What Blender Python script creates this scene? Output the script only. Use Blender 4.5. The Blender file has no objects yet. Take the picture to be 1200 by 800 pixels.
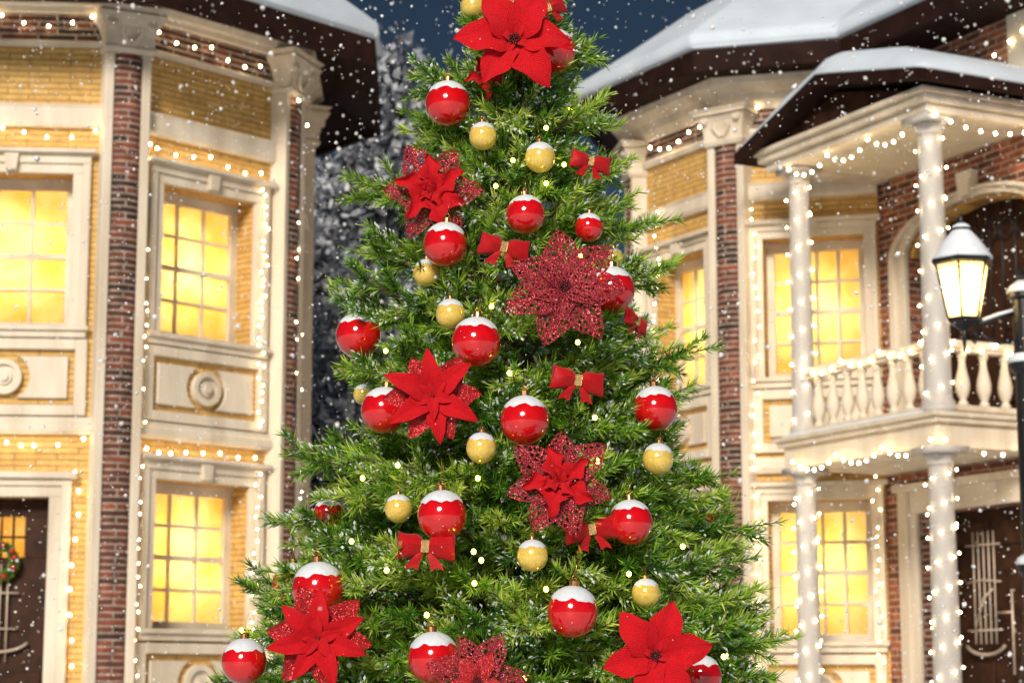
import bpy, bmesh, math, random
import numpy as np
from mathutils import Vector, Matrix, Euler

R = math.radians
rnd = random.Random(11)
npr = np.random.default_rng(5)
scene = bpy.context.scene
COL = scene.collection

# ------------------------------------------------------------------ camera model
PITCH, FPX, CAMZ = R(9.27), 2450.0, 0.5
CP, SP = math.cos(PITCH), math.sin(PITCH)

def ray(px, py):
    fx, fy = (px - 600) / FPX, -(py - 400) / FPX
    return Vector((fx, CP - fy * SP, SP + fy * CP))

def at(px, py, Y):
    d = ray(px, py)
    return Vector((0, 0, CAMZ)) + d * (Y / d.y)

# ------------------------------------------------------------------ helpers
class Facet:
    """a vertical wall plane: u runs to the right along it, d outwards, z up"""
    def __init__(self, p, q):
        self.p = Vector((p[0], p[1])); q = Vector((q[0], q[1]))
        self.w = (q - self.p).length
        self.t = (q - self.p) / self.w
        self.n = Vector((self.t.y, -self.t.x))
    def pt(self, u, d, z):
        return Vector((self.p.x + u * self.t.x + d * self.n.x, self.p.y + u * self.t.y + d * self.n.y, z))
    def hit(self, px, py, d=0.0):
        r = ray(px, py); n3 = Vector((self.n.x, self.n.y, 0))
        s = (self.n.dot(self.p) + d) / n3.dot(r)
        P = Vector((0, 0, CAMZ)) + r * s
        return (Vector((P.x, P.y)) - self.p).dot(self.t), P.z
    def ang(self):
        return math.atan2(self.t.y, self.t.x)

class MB:
    def __init__(self):
        self.v, self.f, self.uv = [], [], []
    def add(self, vs, fs, uvs=None):
        o = len(self.v)
        self.v += [tuple(x) for x in vs]
        for i, f in enumerate(fs):
            self.f.append([o + k for k in f])
            self.uv.append(uvs[i] if uvs else [(0.0, 0.0)] * len(f))
    def box(self, F, u0, u1, d0, d1, z0, z1):
        c = [(u0, d0, z0), (u1, d0, z0), (u1, d1, z0), (u0, d1, z0), (u0, d0, z1), (u1, d0, z1), (u1, d1, z1), (u0, d1, z1)]
        fs = [(0, 1, 2, 3), (4, 5, 6, 7), (3, 2, 6, 7), (0, 1, 5, 4), (0, 3, 7, 4), (1, 2, 6, 5)]
        pj = [lambda a: (a[0], a[1])] * 2 + [lambda a: (a[0], a[2])] * 2 + [lambda a: (a[1], a[2])] * 2
        self.add([F.pt(*a) for a in c], fs, [[pj[i](c[k]) for k in f] for i, f in enumerate(fs)])
    def prism(self, F, poly, d0, d1):
        n = len(poly)
        vs = [F.pt(u, d0, z) for u, z in poly] + [F.pt(u, d1, z) for u, z in poly]
        fs = [list(range(n)), list(range(n, 2 * n))] + [[i, (i + 1) % n, n + (i + 1) % n, n + i] for i in range(n)]
        uvs = [[poly[k % n] for k in f] for f in fs[:2]]
        uvs += [[(d0, poly[i][1]), (d0, poly[(i + 1) % n][1]), (d1, poly[(i + 1) % n][1]), (d1, poly[i][1])] for i in range(n)]
        self.add(vs, fs, uvs)
    def band(self, F, pa, pb, d0, d1):
        """strip between two equally long (u,z) polylines, extruded from d0 to d1"""
        n = len(pa)
        for i in range(n - 1):
            self.prism(F, [pa[i], pa[i + 1], pb[i + 1], pb[i]], d0, d1)
    def sweep(self, pts, prof, cap=True):
        pts = [Vector((p[0], p[1])) for p in pts]
        ns = []
        for a, b in zip(pts, pts[1:]):
            t = (b - a).normalized(); ns.append(Vector((t.y, -t.x)))
        ms = [ns[0]] + [(a + b) / (1 + a.dot(b)) for a, b in zip(ns, ns[1:])] + [ns[-1]]
        k = len(prof); vs = []
        for p, m in zip(pts, ms):
            for d, z in prof:
                vs.append((p.x + m.x * d, p.y + m.y * d, z))
        fs = []
        for i in range(len(pts) - 1):
            for j in range(k):
                j2 = (j + 1) % k
                fs.append((i * k + j, i * k + j2, (i + 1) * k + j2, (i + 1) * k + j))
        if cap:
            fs += [tuple(range(k)), tuple((len(pts) - 1) * k + j for j in range(k))]
        self.add(vs, fs)
    def tube(self, pts, r, n=6, r2=None):
        pts = [Vector(p) for p in pts]; vs = []; fs = []
        r2 = r if r2 is None else r2
        up = Vector((0.13, 0.21, 0.97))
        for i, p in enumerate(pts):
            t = (pts[min(i + 1, len(pts) - 1)] - pts[max(i - 1, 0)]).normalized()
            a = t.cross(up)
            if a.length < 1e-3: a = t.cross(Vector((1, 0, 0)))
            a.normalize(); b = t.cross(a)
            rr = r + (r2 - r) * i / max(1, len(pts) - 1)
            for k in range(n):
                q = 2 * math.pi * k / n
                vs.append(p + a * rr * math.cos(q) + b * rr * math.sin(q))
        for i in range(len(pts) - 1):
            for k in range(n):
                k2 = (k + 1) % n
                fs.append((i * n + k, i * n + k2, (i + 1) * n + k2, (i + 1) * n + k))
        fs += [tuple(range(n)), tuple((len(pts) - 1) * n + k for k in range(n))]
        self.add(vs, fs)
    def lathe(self, c, prof, n=20, rot=0.0):
        vs, fs = [], []
        for r, z in prof:
            for k in range(n):
                q = 2 * math.pi * k / n + rot
                vs.append((c[0] + r * math.cos(q), c[1] + r * math.sin(q), c[2] + z))
        m = len(prof)
        for i in range(m - 1):
            for k in range(n):
                k2 = (k + 1) % n
                fs.append((i * n + k, i * n + k2, (i + 1) * n + k2, (i + 1) * n + k))
        fs += [tuple(range(n)), tuple((m - 1) * n + k for k in range(n))]
        self.add(vs, fs)
    def sphere(self, c, r, nu=8, nv=6, jig=0.0, sq=(1, 1, 1)):
        prof = []
        o = len(self.v)
        vs = [(0, 0, -1)]
        for i in range(1, nv):
            a = math.pi * i / nv
            for k in range(nu):
                q = 2 * math.pi * k / nu
                vs.append((math.sin(a) * math.cos(q), math.sin(a) * math.sin(q), -math.cos(a)))
        vs.append((0, 0, 1))
        fs = [(0, 1 + (k + 1) % nu, 1 + k) for k in range(nu)]
        for i in range(nv - 2):
            for k in range(nu):
                a = 1 + i * nu + k; b = 1 + i * nu + (k + 1) % nu
                fs.append((a, b, b + nu, a + nu))
        L = len(vs) - 1; s = 1 + (nv - 2) * nu
        fs += [(s + k, s + (k + 1) % nu, L) for k in range(nu)]
        out = []
        for x, y, z in vs:
            j = 1 + rnd.uniform(-jig, jig)
            out.append((c[0] + x * r * j * sq[0], c[1] + y * r * j * sq[1], c[2] + z * r * j * sq[2]))
        self.add(out, fs)
    def mesh(self, name, mat, origin=(0, 0, 0), smooth=False, fix=True):
        me = bpy.data.meshes.new(name)
        o = Vector(origin)
        me.from_pydata([tuple(Vector(v) - o) for v in self.v], [], self.f)
        ul = me.uv_layers.new(name='UVMap')
        flat = [c for face in self.uv for p in face for c in p]
        ul.data.foreach_set('uv', flat)
        if fix:
            bm = bmesh.new(); bm.from_mesh(me)
            bmesh.ops.recalc_face_normals(bm, faces=bm.faces)
            bm.to_mesh(me); bm.free()
        if smooth:
            me.polygons.foreach_set('use_smooth', [True] * len(me.polygons))
        me.materials.append(mat)
        return me

ORG = {}
def link(name, me, parent=None, loc=(0, 0, 0)):
    o = bpy.data.objects.new(name, me); COL.objects.link(o)
    o.location = loc
    if parent is not None: o.parent = parent
    return o

def part(name, mb, mat, parent, smooth=False, bevel=0.0, fix=True, smooth_angle=None):
    """mesh part in world coordinates under a thing whose root stands at ORG[root]"""
    r = parent
    while r.parent is not None: r = r.parent
    o = link(name, mb.mesh(name, mat, ORG.get(r.name, (0, 0, 0)), smooth, fix), parent)
    if bevel:
        m = o.modifiers.new('bevel', 'BEVEL'); m.width = bevel; m.segments = 1; m.limit_method = 'ANGLE'; m.angle_limit = R(40)
    return o

def tag(o, label=None, cat=None, group=None, kind=None):
    if label: o['label'] = label
    if cat: o['category'] = cat
    if group: o['group'] = group
    if kind: o['kind'] = kind
    return o

def thing(name, label, cat, loc=(0, 0, 0), rot=(0, 0, 0), group=None, scale=1.0):
    o = bpy.data.objects.new(name, None); COL.objects.link(o)
    o.empty_display_size = 0.1
    o.location = loc; o.rotation_euler = rot; o.scale = (scale,) * 3
    ORG[o.name] = tuple(loc)
    return tag(o, label, cat, group)

# ------------------------------------------------------------------ materials
def new_mat(name):
    m = bpy.data.materials.new(name); m.use_nodes = True
    nt = m.node_tree; nt.nodes.clear()
    out = nt.nodes.new('ShaderNodeOutputMaterial')
    return m, nt, out

def N(nt, typ, **kw):
    n = nt.nodes.new(typ)
    for k, v in kw.items():
        if k.startswith('i_'):
            n.inputs[k[2:].replace('_', ' ')].default_value = v
        else: setattr(n, k, v)
    return n

def pbr(name, col, rough=0.5, metal=0.0, spec=0.5, var=0.12, vscale=3.0, bump=0.0, bscale=40.0, coat=0.0, sheen=0.0, sss=0.0, dirt=None, vmap=None):
    m, nt, out = new_mat(name)
    b = N(nt, 'ShaderNodeBsdfPrincipled')
    b.inputs['Roughness'].default_value = rough; b.inputs['Metallic'].default_value = metal
    b.inputs['Specular IOR Level'].default_value = spec
    b.inputs['Coat Weight'].default_value = coat
    b.inputs['Coat Roughness'].default_value = 0.04
    b.inputs['Sheen Weight'].default_value = sheen
    if sss:
        b.inputs['Subsurface Weight'].default_value = sss; b.inputs['Subsurface Radius'].default_value = (0.05, 0.05, 0.05)
    tc = N(nt, 'ShaderNodeTexCoord')
    nz = N(nt, 'ShaderNodeTexNoise'); nz.inputs['Scale'].default_value = vscale; nz.inputs['Detail'].default_value = 6
    if vmap:
        vm = N(nt, 'ShaderNodeVectorMath', operation='MULTIPLY'); vm.inputs[1].default_value = vmap
        nt.links.new(tc.outputs['Object'], vm.inputs[0]); nt.links.new(vm.outputs[0], nz.inputs['Vector'])
    else: nt.links.new(tc.outputs['Object'], nz.inputs['Vector'])
    mx = N(nt, 'ShaderNodeMix', data_type='RGBA')
    c2 = dirt if dirt else tuple(c * (1 - 2 * var) for c in col)
    mx.inputs['A'].default_value = (*c2, 1); mx.inputs['B'].default_value = (*[min(1, c * (1 + var)) for c in col], 1)
    rp = N(nt, 'ShaderNodeMapRange'); rp.inputs['From Min'].default_value = 0.3; rp.inputs['From Max'].default_value = 0.65
    nt.links.new(nz.outputs['Fac'], rp.inputs['Value']); nt.links.new(rp.outputs['Result'], mx.inputs['Factor'])
    nt.links.new(mx.outputs['Result'], b.inputs['Base Color'])
    if bump:
        n2 = N(nt, 'ShaderNodeTexNoise'); n2.inputs['Scale'].default_value = bscale; n2.inputs['Detail'].default_value = 4
        nt.links.new(tc.outputs['Object'], n2.inputs['Vector'])
        bp = N(nt, 'ShaderNodeBump'); bp.inputs['Strength'].default_value = bump; bp.inputs['Distance'].default_value = 0.01
        nt.links.new(n2.outputs['Fac'], bp.inputs['Height']); nt.links.new(bp.outputs['Normal'], b.inputs['Normal'])
    nt.links.new(b.outputs[0], out.inputs[0])
    return m

def brick(name, c1, c2, mortar, bw, rh, ms, bias=0.0, rough=0.8, vary=0.35):
    m, nt, out = new_mat(name)
    b = N(nt, 'ShaderNodeBsdfPrincipled'); b.inputs['Roughness'].default_value = rough
    uv = N(nt, 'ShaderNodeUVMap')
    ns = N(nt, 'ShaderNodeTexNoise'); ns.inputs['Scale'].default_value = 2.5; ns.inputs['Detail'].default_value = 3
    nt.links.new(uv.outputs[0], ns.inputs['Vector'])
    # slight waviness of the courses
    sb = N(nt, 'ShaderNodeVectorMath', operation='SUBTRACT'); sb.inputs[1].default_value = (0.5, 0.5, 0.5)
    nt.links.new(ns.outputs['Color'], sb.inputs[0])
    sc = N(nt, 'ShaderNodeVectorMath', operation='SCALE'); sc.inputs['Scale'].default_value = 0.012
    nt.links.new(sb.outputs[0], sc.inputs[0])
    ad = N(nt, 'ShaderNodeVectorMath', operation='ADD')
    nt.links.new(uv.outputs[0], ad.inputs[0]); nt.links.new(sc.outputs[0], ad.inputs[1])
    bt = N(nt, 'ShaderNodeTexBrick')
    nt.links.new(ad.outputs[0], bt.inputs['Vector'])
    bt.inputs['Color1'].default_value = (*c1, 1); bt.inputs['Color2'].default_value = (*c2, 1); bt.inputs['Mortar'].default_value = (*mortar, 1)
    bt.inputs['Scale'].default_value = 1.0; bt.inputs['Mortar Size'].default_value = ms; bt.inputs['Mortar Smooth'].default_value = 0.3
    bt.inputs['Bias'].default_value = bias; bt.inputs['Brick Width'].default_value = bw; bt.inputs['Row Height'].default_value = rh
    n2 = N(nt, 'ShaderNodeTexNoise'); n2.inputs['Scale'].default_value = 9; n2.inputs['Detail'].default_value = 6
    nt.links.new(uv.outputs[0], n2.inputs['Vector'])
    mr = N(nt, 'ShaderNodeMapRange'); mr.inputs['From Min'].default_value = 0.3; mr.inputs['From Max'].default_value = 0.7
    mr.inputs['To Min'].default_value = 1 - vary; mr.inputs['To Max'].default_value = 1 + vary * 0.6
    nt.links.new(n2.outputs['Fac'], mr.inputs['Value'])
    mu = N(nt, 'ShaderNodeVectorMath', operation='SCALE')
    nt.links.new(bt.outputs['Color'], mu.inputs[0]); nt.links.new(mr.outputs['Result'], mu.inputs['Scale'])
    nt.links.new(mu.outputs[0], b.inputs['Base Color'])
    iv = N(nt, 'ShaderNodeMath', operation='SUBTRACT'); iv.inputs[0].default_value = 1.0
    nt.links.new(bt.outputs['Fac'], iv.inputs[1])
    bp = N(nt, 'ShaderNodeBump'); bp.inputs['Strength'].default_value = 0.7; bp.inputs['Distance'].default_value = 0.012
    nt.links.new(iv.outputs[0], bp.inputs['Height']); nt.links.new(bp.outputs['Normal'], b.inputs['Normal'])
    nt.links.new(b.outputs[0], out.inputs[0])
    return m

def emit(name, col, s):
    m, nt, out = new_mat(name)
    e = N(nt, 'ShaderNodeEmission'); e.inputs[0].default_value = (*col, 1); e.inputs[1].default_value = s
    nt.links.new(e.outputs[0], out.inputs[0])
    return m

M = {}
M['trim'] = pbr('cream_stucco', (0.73, 0.65, 0.53), 0.7, var=0.07, vscale=2.0, bump=0.25, bscale=30, dirt=(0.58, 0.49, 0.375), vmap=(1.6, 1.6, .35))
M['yellow'] = brick('yellow_brick', (0.72, 0.46, 0.15), (0.62, 0.37, 0.105), (0.36, 0.20, 0.07), 0.46, 0.068, 0.0075, vary=0.22)
M['darkbrick'] = brick('dark_brick', (0.20, 0.055, 0.036), (0.030, 0.015, 0.014), (0.42, 0.34, 0.28), 0.42, 0.074, 0.011, bias=0.0, vary=0.5)
M['redbrick'] = brick('red_brick', (0.36, 0.105, 0.05), (0.07, 0.026, 0.018), (0.48, 0.38, 0.30), 0.27, 0.082, 0.009, bias=-0.1, vary=0.45)
M['eave'] = pbr('dark_brown_eave', (0.022, 0.0085, 0.0065), 0.75, spec=0.12, var=0.2, vscale=5, bump=0.2)
M['column'] = pbr('white_column_paint', (0.52, 0.49, 0.46), 0.6, var=0.05, vscale=2.0, bump=0.2, bscale=30, vmap=(2, 2, .3))
M['ceiling'] = pbr('cream_ceiling_brightened', (0.86, 0.76, 0.56), 0.7, var=0.05)  # paler than the trim: the glow on the porch ceiling put into its colour
M['roofsnow'] = pbr('roof_snow_dusk', (0.60, 0.69, 0.80), 0.8, var=0.06, vscale=1.2, bump=0.8, bscale=4)  # darker, bluer copy of the snow, with dim dusk light painted in
M['snow'] = pbr('snow', (0.76, 0.82, 0.90), 0.75, var=0.03, vscale=6, bump=0.5, bscale=25, sss=0.0)
M['wood'] = pbr('window_wood', (0.74, 0.64, 0.49), 0.5, var=0.1, bump=0.1)
M['door'] = pbr('dark_door_wood', (0.042, 0.017, 0.009), 0.55, spec=0.15, var=0.25, vscale=7, bump=0.3, bscale=15)
M['iron'] = pbr('black_iron', (0.018, 0.018, 0.02), 0.4, metal=0.3, var=0.2, bump=0.25, bscale=60)
M['pale_iron'] = pbr('frosted_iron', (0.55, 0.45, 0.36), 0.5, metal=0.2, var=0.2)
M['bulb'] = emit('warm_bulb', (1.0, 0.76, 0.42), 50.0)
M['treebulb'] = emit('warm_tree_bulb', (1.0, 0.80, 0.08), 16.0)
M['wire'] = pbr('pale_wire', (0.45, 0.38, 0.28), 0.5)
M['greenwire'] = pbr('green_wire', (0.03, 0.07, 0.02), 0.5)
M['lampglass'] = emit('lit_lamp_glass', (1.0, 0.80, 0.40), 6.0)
M['bark'] = pbr('bark', (0.10, 0.07, 0.05), 0.9, var=0.3, bump=0.8)
M['redball'] = pbr('red_glass', (0.64, 0.004, 0.008), 0.12, spec=0.7, var=0.08, coat=1.0)
M['goldball'] = pbr('gold_glass', (0.95, 0.66, 0.14), 0.14, metal=0.2, var=0.08, vscale=6, bump=0.04, bscale=9, coat=0.7)
M['goldcap'] = pbr('copper_gold_cap', (0.75, 0.38, 0.16), 0.3, metal=1.0)
M['goldknot'] = pbr('gold_foil', (0.85, 0.62, 0.25), 0.35, metal=0.8, bump=0.5, bscale=80)
M['velvet'] = pbr('red_velvet', (0.66, 0.003, 0.011), 0.65, var=0.09, vscale=30, bump=0.5, bscale=60, sheen=0.05, spec=0.2)
M['satin'] = pbr('red_satin', (0.46, 0.002, 0.006), 0.5, spec=0.3, var=0.12, vscale=14, bump=0.2, bscale=20, sheen=0.1)
M['stamen'] = pbr('dark_red_beads', (0.10, 0.008, 0.012), 0.3, var=0.3, vscale=60)
M['berry'] = pbr('red_berry', (0.5, 0.02, 0.02), 0.25, coat=0.5)

def pane_mat():
    m, nt, out = new_mat('lit_frosted_pane')
    tr = N(nt, 'ShaderNodeBsdfTranslucent')
    tc = N(nt, 'ShaderNodeTexCoord'); nz = N(nt, 'ShaderNodeTexNoise'); nz.inputs['Scale'].default_value = 2.2; nz.inputs['Detail'].default_value = 3
    nt.links.new(tc.outputs['Object'], nz.inputs['Vector'])
    mx = N(nt, 'ShaderNodeMix', data_type='RGBA')
    mx.inputs['A'].default_value = (0.97, 0.52, 0.085, 1); mx.inputs['B'].default_value = (1.0, 0.76, 0.28, 1)
    mr = N(nt, 'ShaderNodeMapRange'); mr.inputs['From Min'].default_value = 0.35; mr.inputs['From Max'].default_value = 0.65
    nt.links.new(nz.outputs['Fac'], mr.inputs['Value']); nt.links.new(mr.outputs['Result'], mx.inputs['Factor'])
    nt.links.new(mx.outputs['Result'], tr.inputs[0])
    gl = N(nt, 'ShaderNodeBsdfGlossy'); gl.inputs['Roughness'].default_value = 0.15
    ms = N(nt, 'ShaderNodeMixShader'); ms.inputs[0].default_value = 0.05
    nt.links.new(tr.outputs[0], ms.inputs[1]); nt.links.new(gl.outputs[0], ms.inputs[2])
    nt.links.new(ms.outputs[0], out.inputs[0])
    return m
M['pane'] = pane_mat()

def needle_mat(name, stops, trans=0.25, rough=0.45):
    m, nt, out = new_mat(name)
    a = N(nt, 'ShaderNodeAttribute', attribute_name='tint')
    cr = N(nt, 'ShaderNodeValToRGB')
    el = cr.color_ramp.elements
    el[0].position, el[0].color = stops[0][0], (*stops[0][1], 1)
    el[1].position, el[1].color = stops[-1][0], (*stops[-1][1], 1)
    for p, c in stops[1:-1]:
        e = el.new(p); e.color = (*c, 1)
    nt.links.new(a.outputs['Fac'], cr.inputs[0])
    b = N(nt, 'ShaderNodeBsdfPrincipled'); b.inputs['Roughness'].default_value = rough
    b.inputs['Specular IOR Level'].default_value = 0.5
    t = N(nt, 'ShaderNodeBsdfTranslucent')
    nt.links.new(cr.outputs[0], b.inputs['Base Color']); nt.links.new(cr.outputs[0], t.inputs[0])
    ms = N(nt, 'ShaderNodeMixShader'); ms.inputs[0].default_value = trans
    nt.links.new(b.outputs[0], ms.inputs[1]); nt.links.new(t.outputs[0], ms.inputs[2])
    nt.links.new(ms.outputs[0], out.inputs[0])
    return m
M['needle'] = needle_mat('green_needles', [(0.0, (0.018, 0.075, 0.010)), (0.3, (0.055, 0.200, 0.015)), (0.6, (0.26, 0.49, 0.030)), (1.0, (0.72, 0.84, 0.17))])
M['frost'] = needle_mat('frosted_twigs', [(0.0, (0.05, 0.056, 0.072)), (0.4, (0.16, 0.18, 0.22)), (0.7, (0.42, 0.45, 0.52)), (1.0, (0.80, 0.82, 0.86))], 0.1, 0.8)

def glitter_mat(name, base, flake, lace):
    m, nt, out = new_mat(name)
    tc = N(nt, 'ShaderNodeTexCoord')
    v = N(nt, 'ShaderNodeTexVoronoi'); v.inputs['Scale'].default_value = 85.0
    nt.links.new(tc.outputs['Object'], v.inputs['Vector'])
    b = N(nt, 'ShaderNodeBsdfPrincipled'); b.inputs['Roughness'].default_value = 0.32; b.inputs['Metallic'].default_value = 0.55
    mx = N(nt, 'ShaderNodeMix', data_type='RGBA'); mx.inputs['A'].default_value = (*base, 1); mx.inputs['B'].default_value = (*flake, 1)
    sx = N(nt, 'ShaderNodeSeparateXYZ'); nt.links.new(v.outputs['Color'], sx.inputs[0])
    pw = N(nt, 'ShaderNodeMath', operation='POWER'); pw.inputs[1].default_value = 3.0
    nt.links.new(sx.outputs[0], pw.inputs[0]); nt.links.new(pw.outputs[0], mx.inputs['Factor'])
    nt.links.new(mx.outputs['Result'], b.inputs['Base Color'])
    # each flake tilts its own way
    sb = N(nt, 'ShaderNodeVectorMath', operation='SUBTRACT'); sb.inputs[1].default_value = (0.5, 0.5, 0.5)
    nt.links.new(v.outputs['Color'], sb.inputs[0])
    sc = N(nt, 'ShaderNodeVectorMath', operation='SCALE'); sc.inputs['Scale'].default_value = 1.3
    nt.links.new(sb.outputs[0], sc.inputs[0])
    ge = N(nt, 'ShaderNodeNewGeometry')
    ad = N(nt, 'ShaderNodeVectorMath', operation='ADD'); nt.links.new(ge.outputs['Normal'], ad.inputs[0]); nt.links.new(sc.outputs[0], ad.inputs[1])
    nm = N(nt, 'ShaderNodeVectorMath', operation='NORMALIZE'); nt.links.new(ad.outputs[0], nm.inputs[0])
    nt.links.new(nm.outputs[0], b.inputs['Normal'])
    if lace:
        l = N(nt, 'ShaderNodeTexVoronoi', feature='DISTANCE_TO_EDGE'); l.inputs['Scale'].default_value = 11.0
        nt.links.new(tc.outputs['Object'], l.inputs['Vector'])
        lt = N(nt, 'ShaderNodeMath', operation='LESS_THAN'); lt.inputs[1].default_value = lace
        nt.links.new(l.outputs['Distance'], lt.inputs[0])
        uv = N(nt, 'ShaderNodeUVMap'); su = N(nt, 'ShaderNodeSeparateXYZ'); nt.links.new(uv.outputs[0], su.inputs[0])
        ab = N(nt, 'ShaderNodeMath', operation='ABSOLUTE'); nt.links.new(su.outputs[0], ab.inputs[0])
        gt = N(nt, 'ShaderNodeMath', operation='GREATER_THAN'); gt.inputs[1].default_value = 0.86
        nt.links.new(ab.outputs[0], gt.inputs[0])
        ls = N(nt, 'ShaderNodeMath', operation='LESS_THAN'); ls.inputs[1].default_value = 0.07
        nt.links.new(ab.outputs[0], ls.inputs[0])
        m1 = N(nt, 'ShaderNodeMath', operation='MAXIMUM'); nt.links.new(lt.outputs[0], m1.inputs[0]); nt.links.new(gt.outputs[0], m1.inputs[1])
        m2 = N(nt, 'ShaderNodeMath', operation='MAXIMUM'); nt.links.new(m1.outputs[0], m2.inputs[0]); nt.links.new(ls.outputs[0], m2.inputs[1])
        tp = N(nt, 'ShaderNodeBsdfTransparent'); ms = N(nt, 'ShaderNodeMixShader')
        nt.links.new(m2.outputs[0], ms.inputs[0]); nt.links.new(tp.outputs[0], ms.inputs[1]); nt.links.new(b.outputs[0], ms.inputs[2])
        nt.links.new(ms.outputs[0], out.inputs[0])
    else:
        nt.links.new(b.outputs[0], out.inputs[0])
    return m
M['lace'] = glitter_mat('burgundy_glitter_lace', (0.26, 0.008, 0.020), (0.85, 0.16, 0.18), 0.17)
def vein(m):
    nt = m.node_tree; b = [n for n in nt.nodes if n.type == 'BSDF_PRINCIPLED'][0]; old = [n for n in nt.nodes if n.type == 'BUMP'][0]
    uv = N(nt, 'ShaderNodeUVMap'); sx = N(nt, 'ShaderNodeSeparateXYZ'); nt.links.new(uv.outputs[0], sx.inputs[0])
    ab = N(nt, 'ShaderNodeMath', operation='ABSOLUTE'); nt.links.new(sx.outputs[0], ab.inputs[0])
    m1 = N(nt, 'ShaderNodeMath', operation='MULTIPLY'); m1.inputs[1].default_value = -22; nt.links.new(ab.outputs[0], m1.inputs[0])
    m2 = N(nt, 'ShaderNodeMath', operation='MULTIPLY_ADD'); m2.inputs[1].default_value = 62; nt.links.new(sx.outputs[1], m2.inputs[0]); nt.links.new(m1.outputs[0], m2.inputs[2])
    si = N(nt, 'ShaderNodeMath', operation='SINE'); nt.links.new(m2.outputs[0], si.inputs[0])
    pw = N(nt, 'ShaderNodeMath', operation='ABSOLUTE'); nt.links.new(si.outputs[0], pw.inputs[0])
    bp = N(nt, 'ShaderNodeBump'); bp.inputs['Strength'].default_value = .4; bp.inputs['Distance'].default_value = .010
    nt.links.new(pw.outputs[0], bp.inputs['Height']); nt.links.new(old.outputs[0], bp.inputs['Normal']); nt.links.new(bp.outputs[0], b.inputs['Normal'])
vein(M['velvet'])
M['glit'] = glitter_mat('red_glitter', (0.42, 0.006, 0.012), (0.90, 0.12, 0.12), 0)

def flake_mat():
    m, nt, out = new_mat('falling_flake')
    d = N(nt, 'ShaderNodeBsdfDiffuse'); d.inputs[0].default_value = (.96, .96, .97, 1)
    t = N(nt, 'ShaderNodeBsdfTranslucent'); t.inputs[0].default_value = (.96, .96, .97, 1)
    ms = N(nt, 'ShaderNodeMixShader'); ms.inputs[0].default_value = .12
    nt.links.new(d.outputs[0], ms.inputs[1]); nt.links.new(t.outputs[0], ms.inputs[2]); nt.links.new(ms.outputs[0], out.inputs[0])
    return m
M['flake'] = flake_mat()
def lamp_glass():
    m, nt, out = new_mat('frosted_lamp_glass')
    t = N(nt, 'ShaderNodeBsdfTranslucent'); t.inputs[0].default_value = (1, .78, .40, 1)
    nt.links.new(t.outputs[0], out.inputs[0])
    return m
M['lampglass'] = lamp_glass()
M['pilbrick'] = brick('pilaster_brick', (0.25, 0.068, 0.034), (0.034, 0.016, 0.012), (0.42, 0.34, 0.28), 0.345, 0.074, 0.010, vary=0.55)

# ------------------------------------------------------------------ ground
gb = MB(); gb.add([(-3000, -3000, 0), (3000, -3000, 0), (3000, 3000, 0), (-3000, 3000, 0)], [(0, 1, 2, 3)])
g = link('ground', gb.mesh('ground', M['snow'])); tag(g, kind='structure')

# ------------------------------------------------------------------ house building blocks
def wall(H, F, u0, u1, z0, z1, openings, mat, th=0.35, d=0.0):
    mb = MB()
    zs = sorted({z0, z1} | {o[2] for o in openings} | {o[3] for o in openings})
    for a, b in zip(zs, zs[1:]):
        zc = (a + b) / 2
        cuts = sorted([(o[0], o[1]) for o in openings if o[2] < zc < o[3]])
        x = u0
        for c0, c1 in cuts:
            mb.box(F, x, c0, d - th, d, a, b); x = c1
        mb.box(F, x, u1, d - th, d, a, b)
    return part('wall', mb, mat, H)

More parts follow.
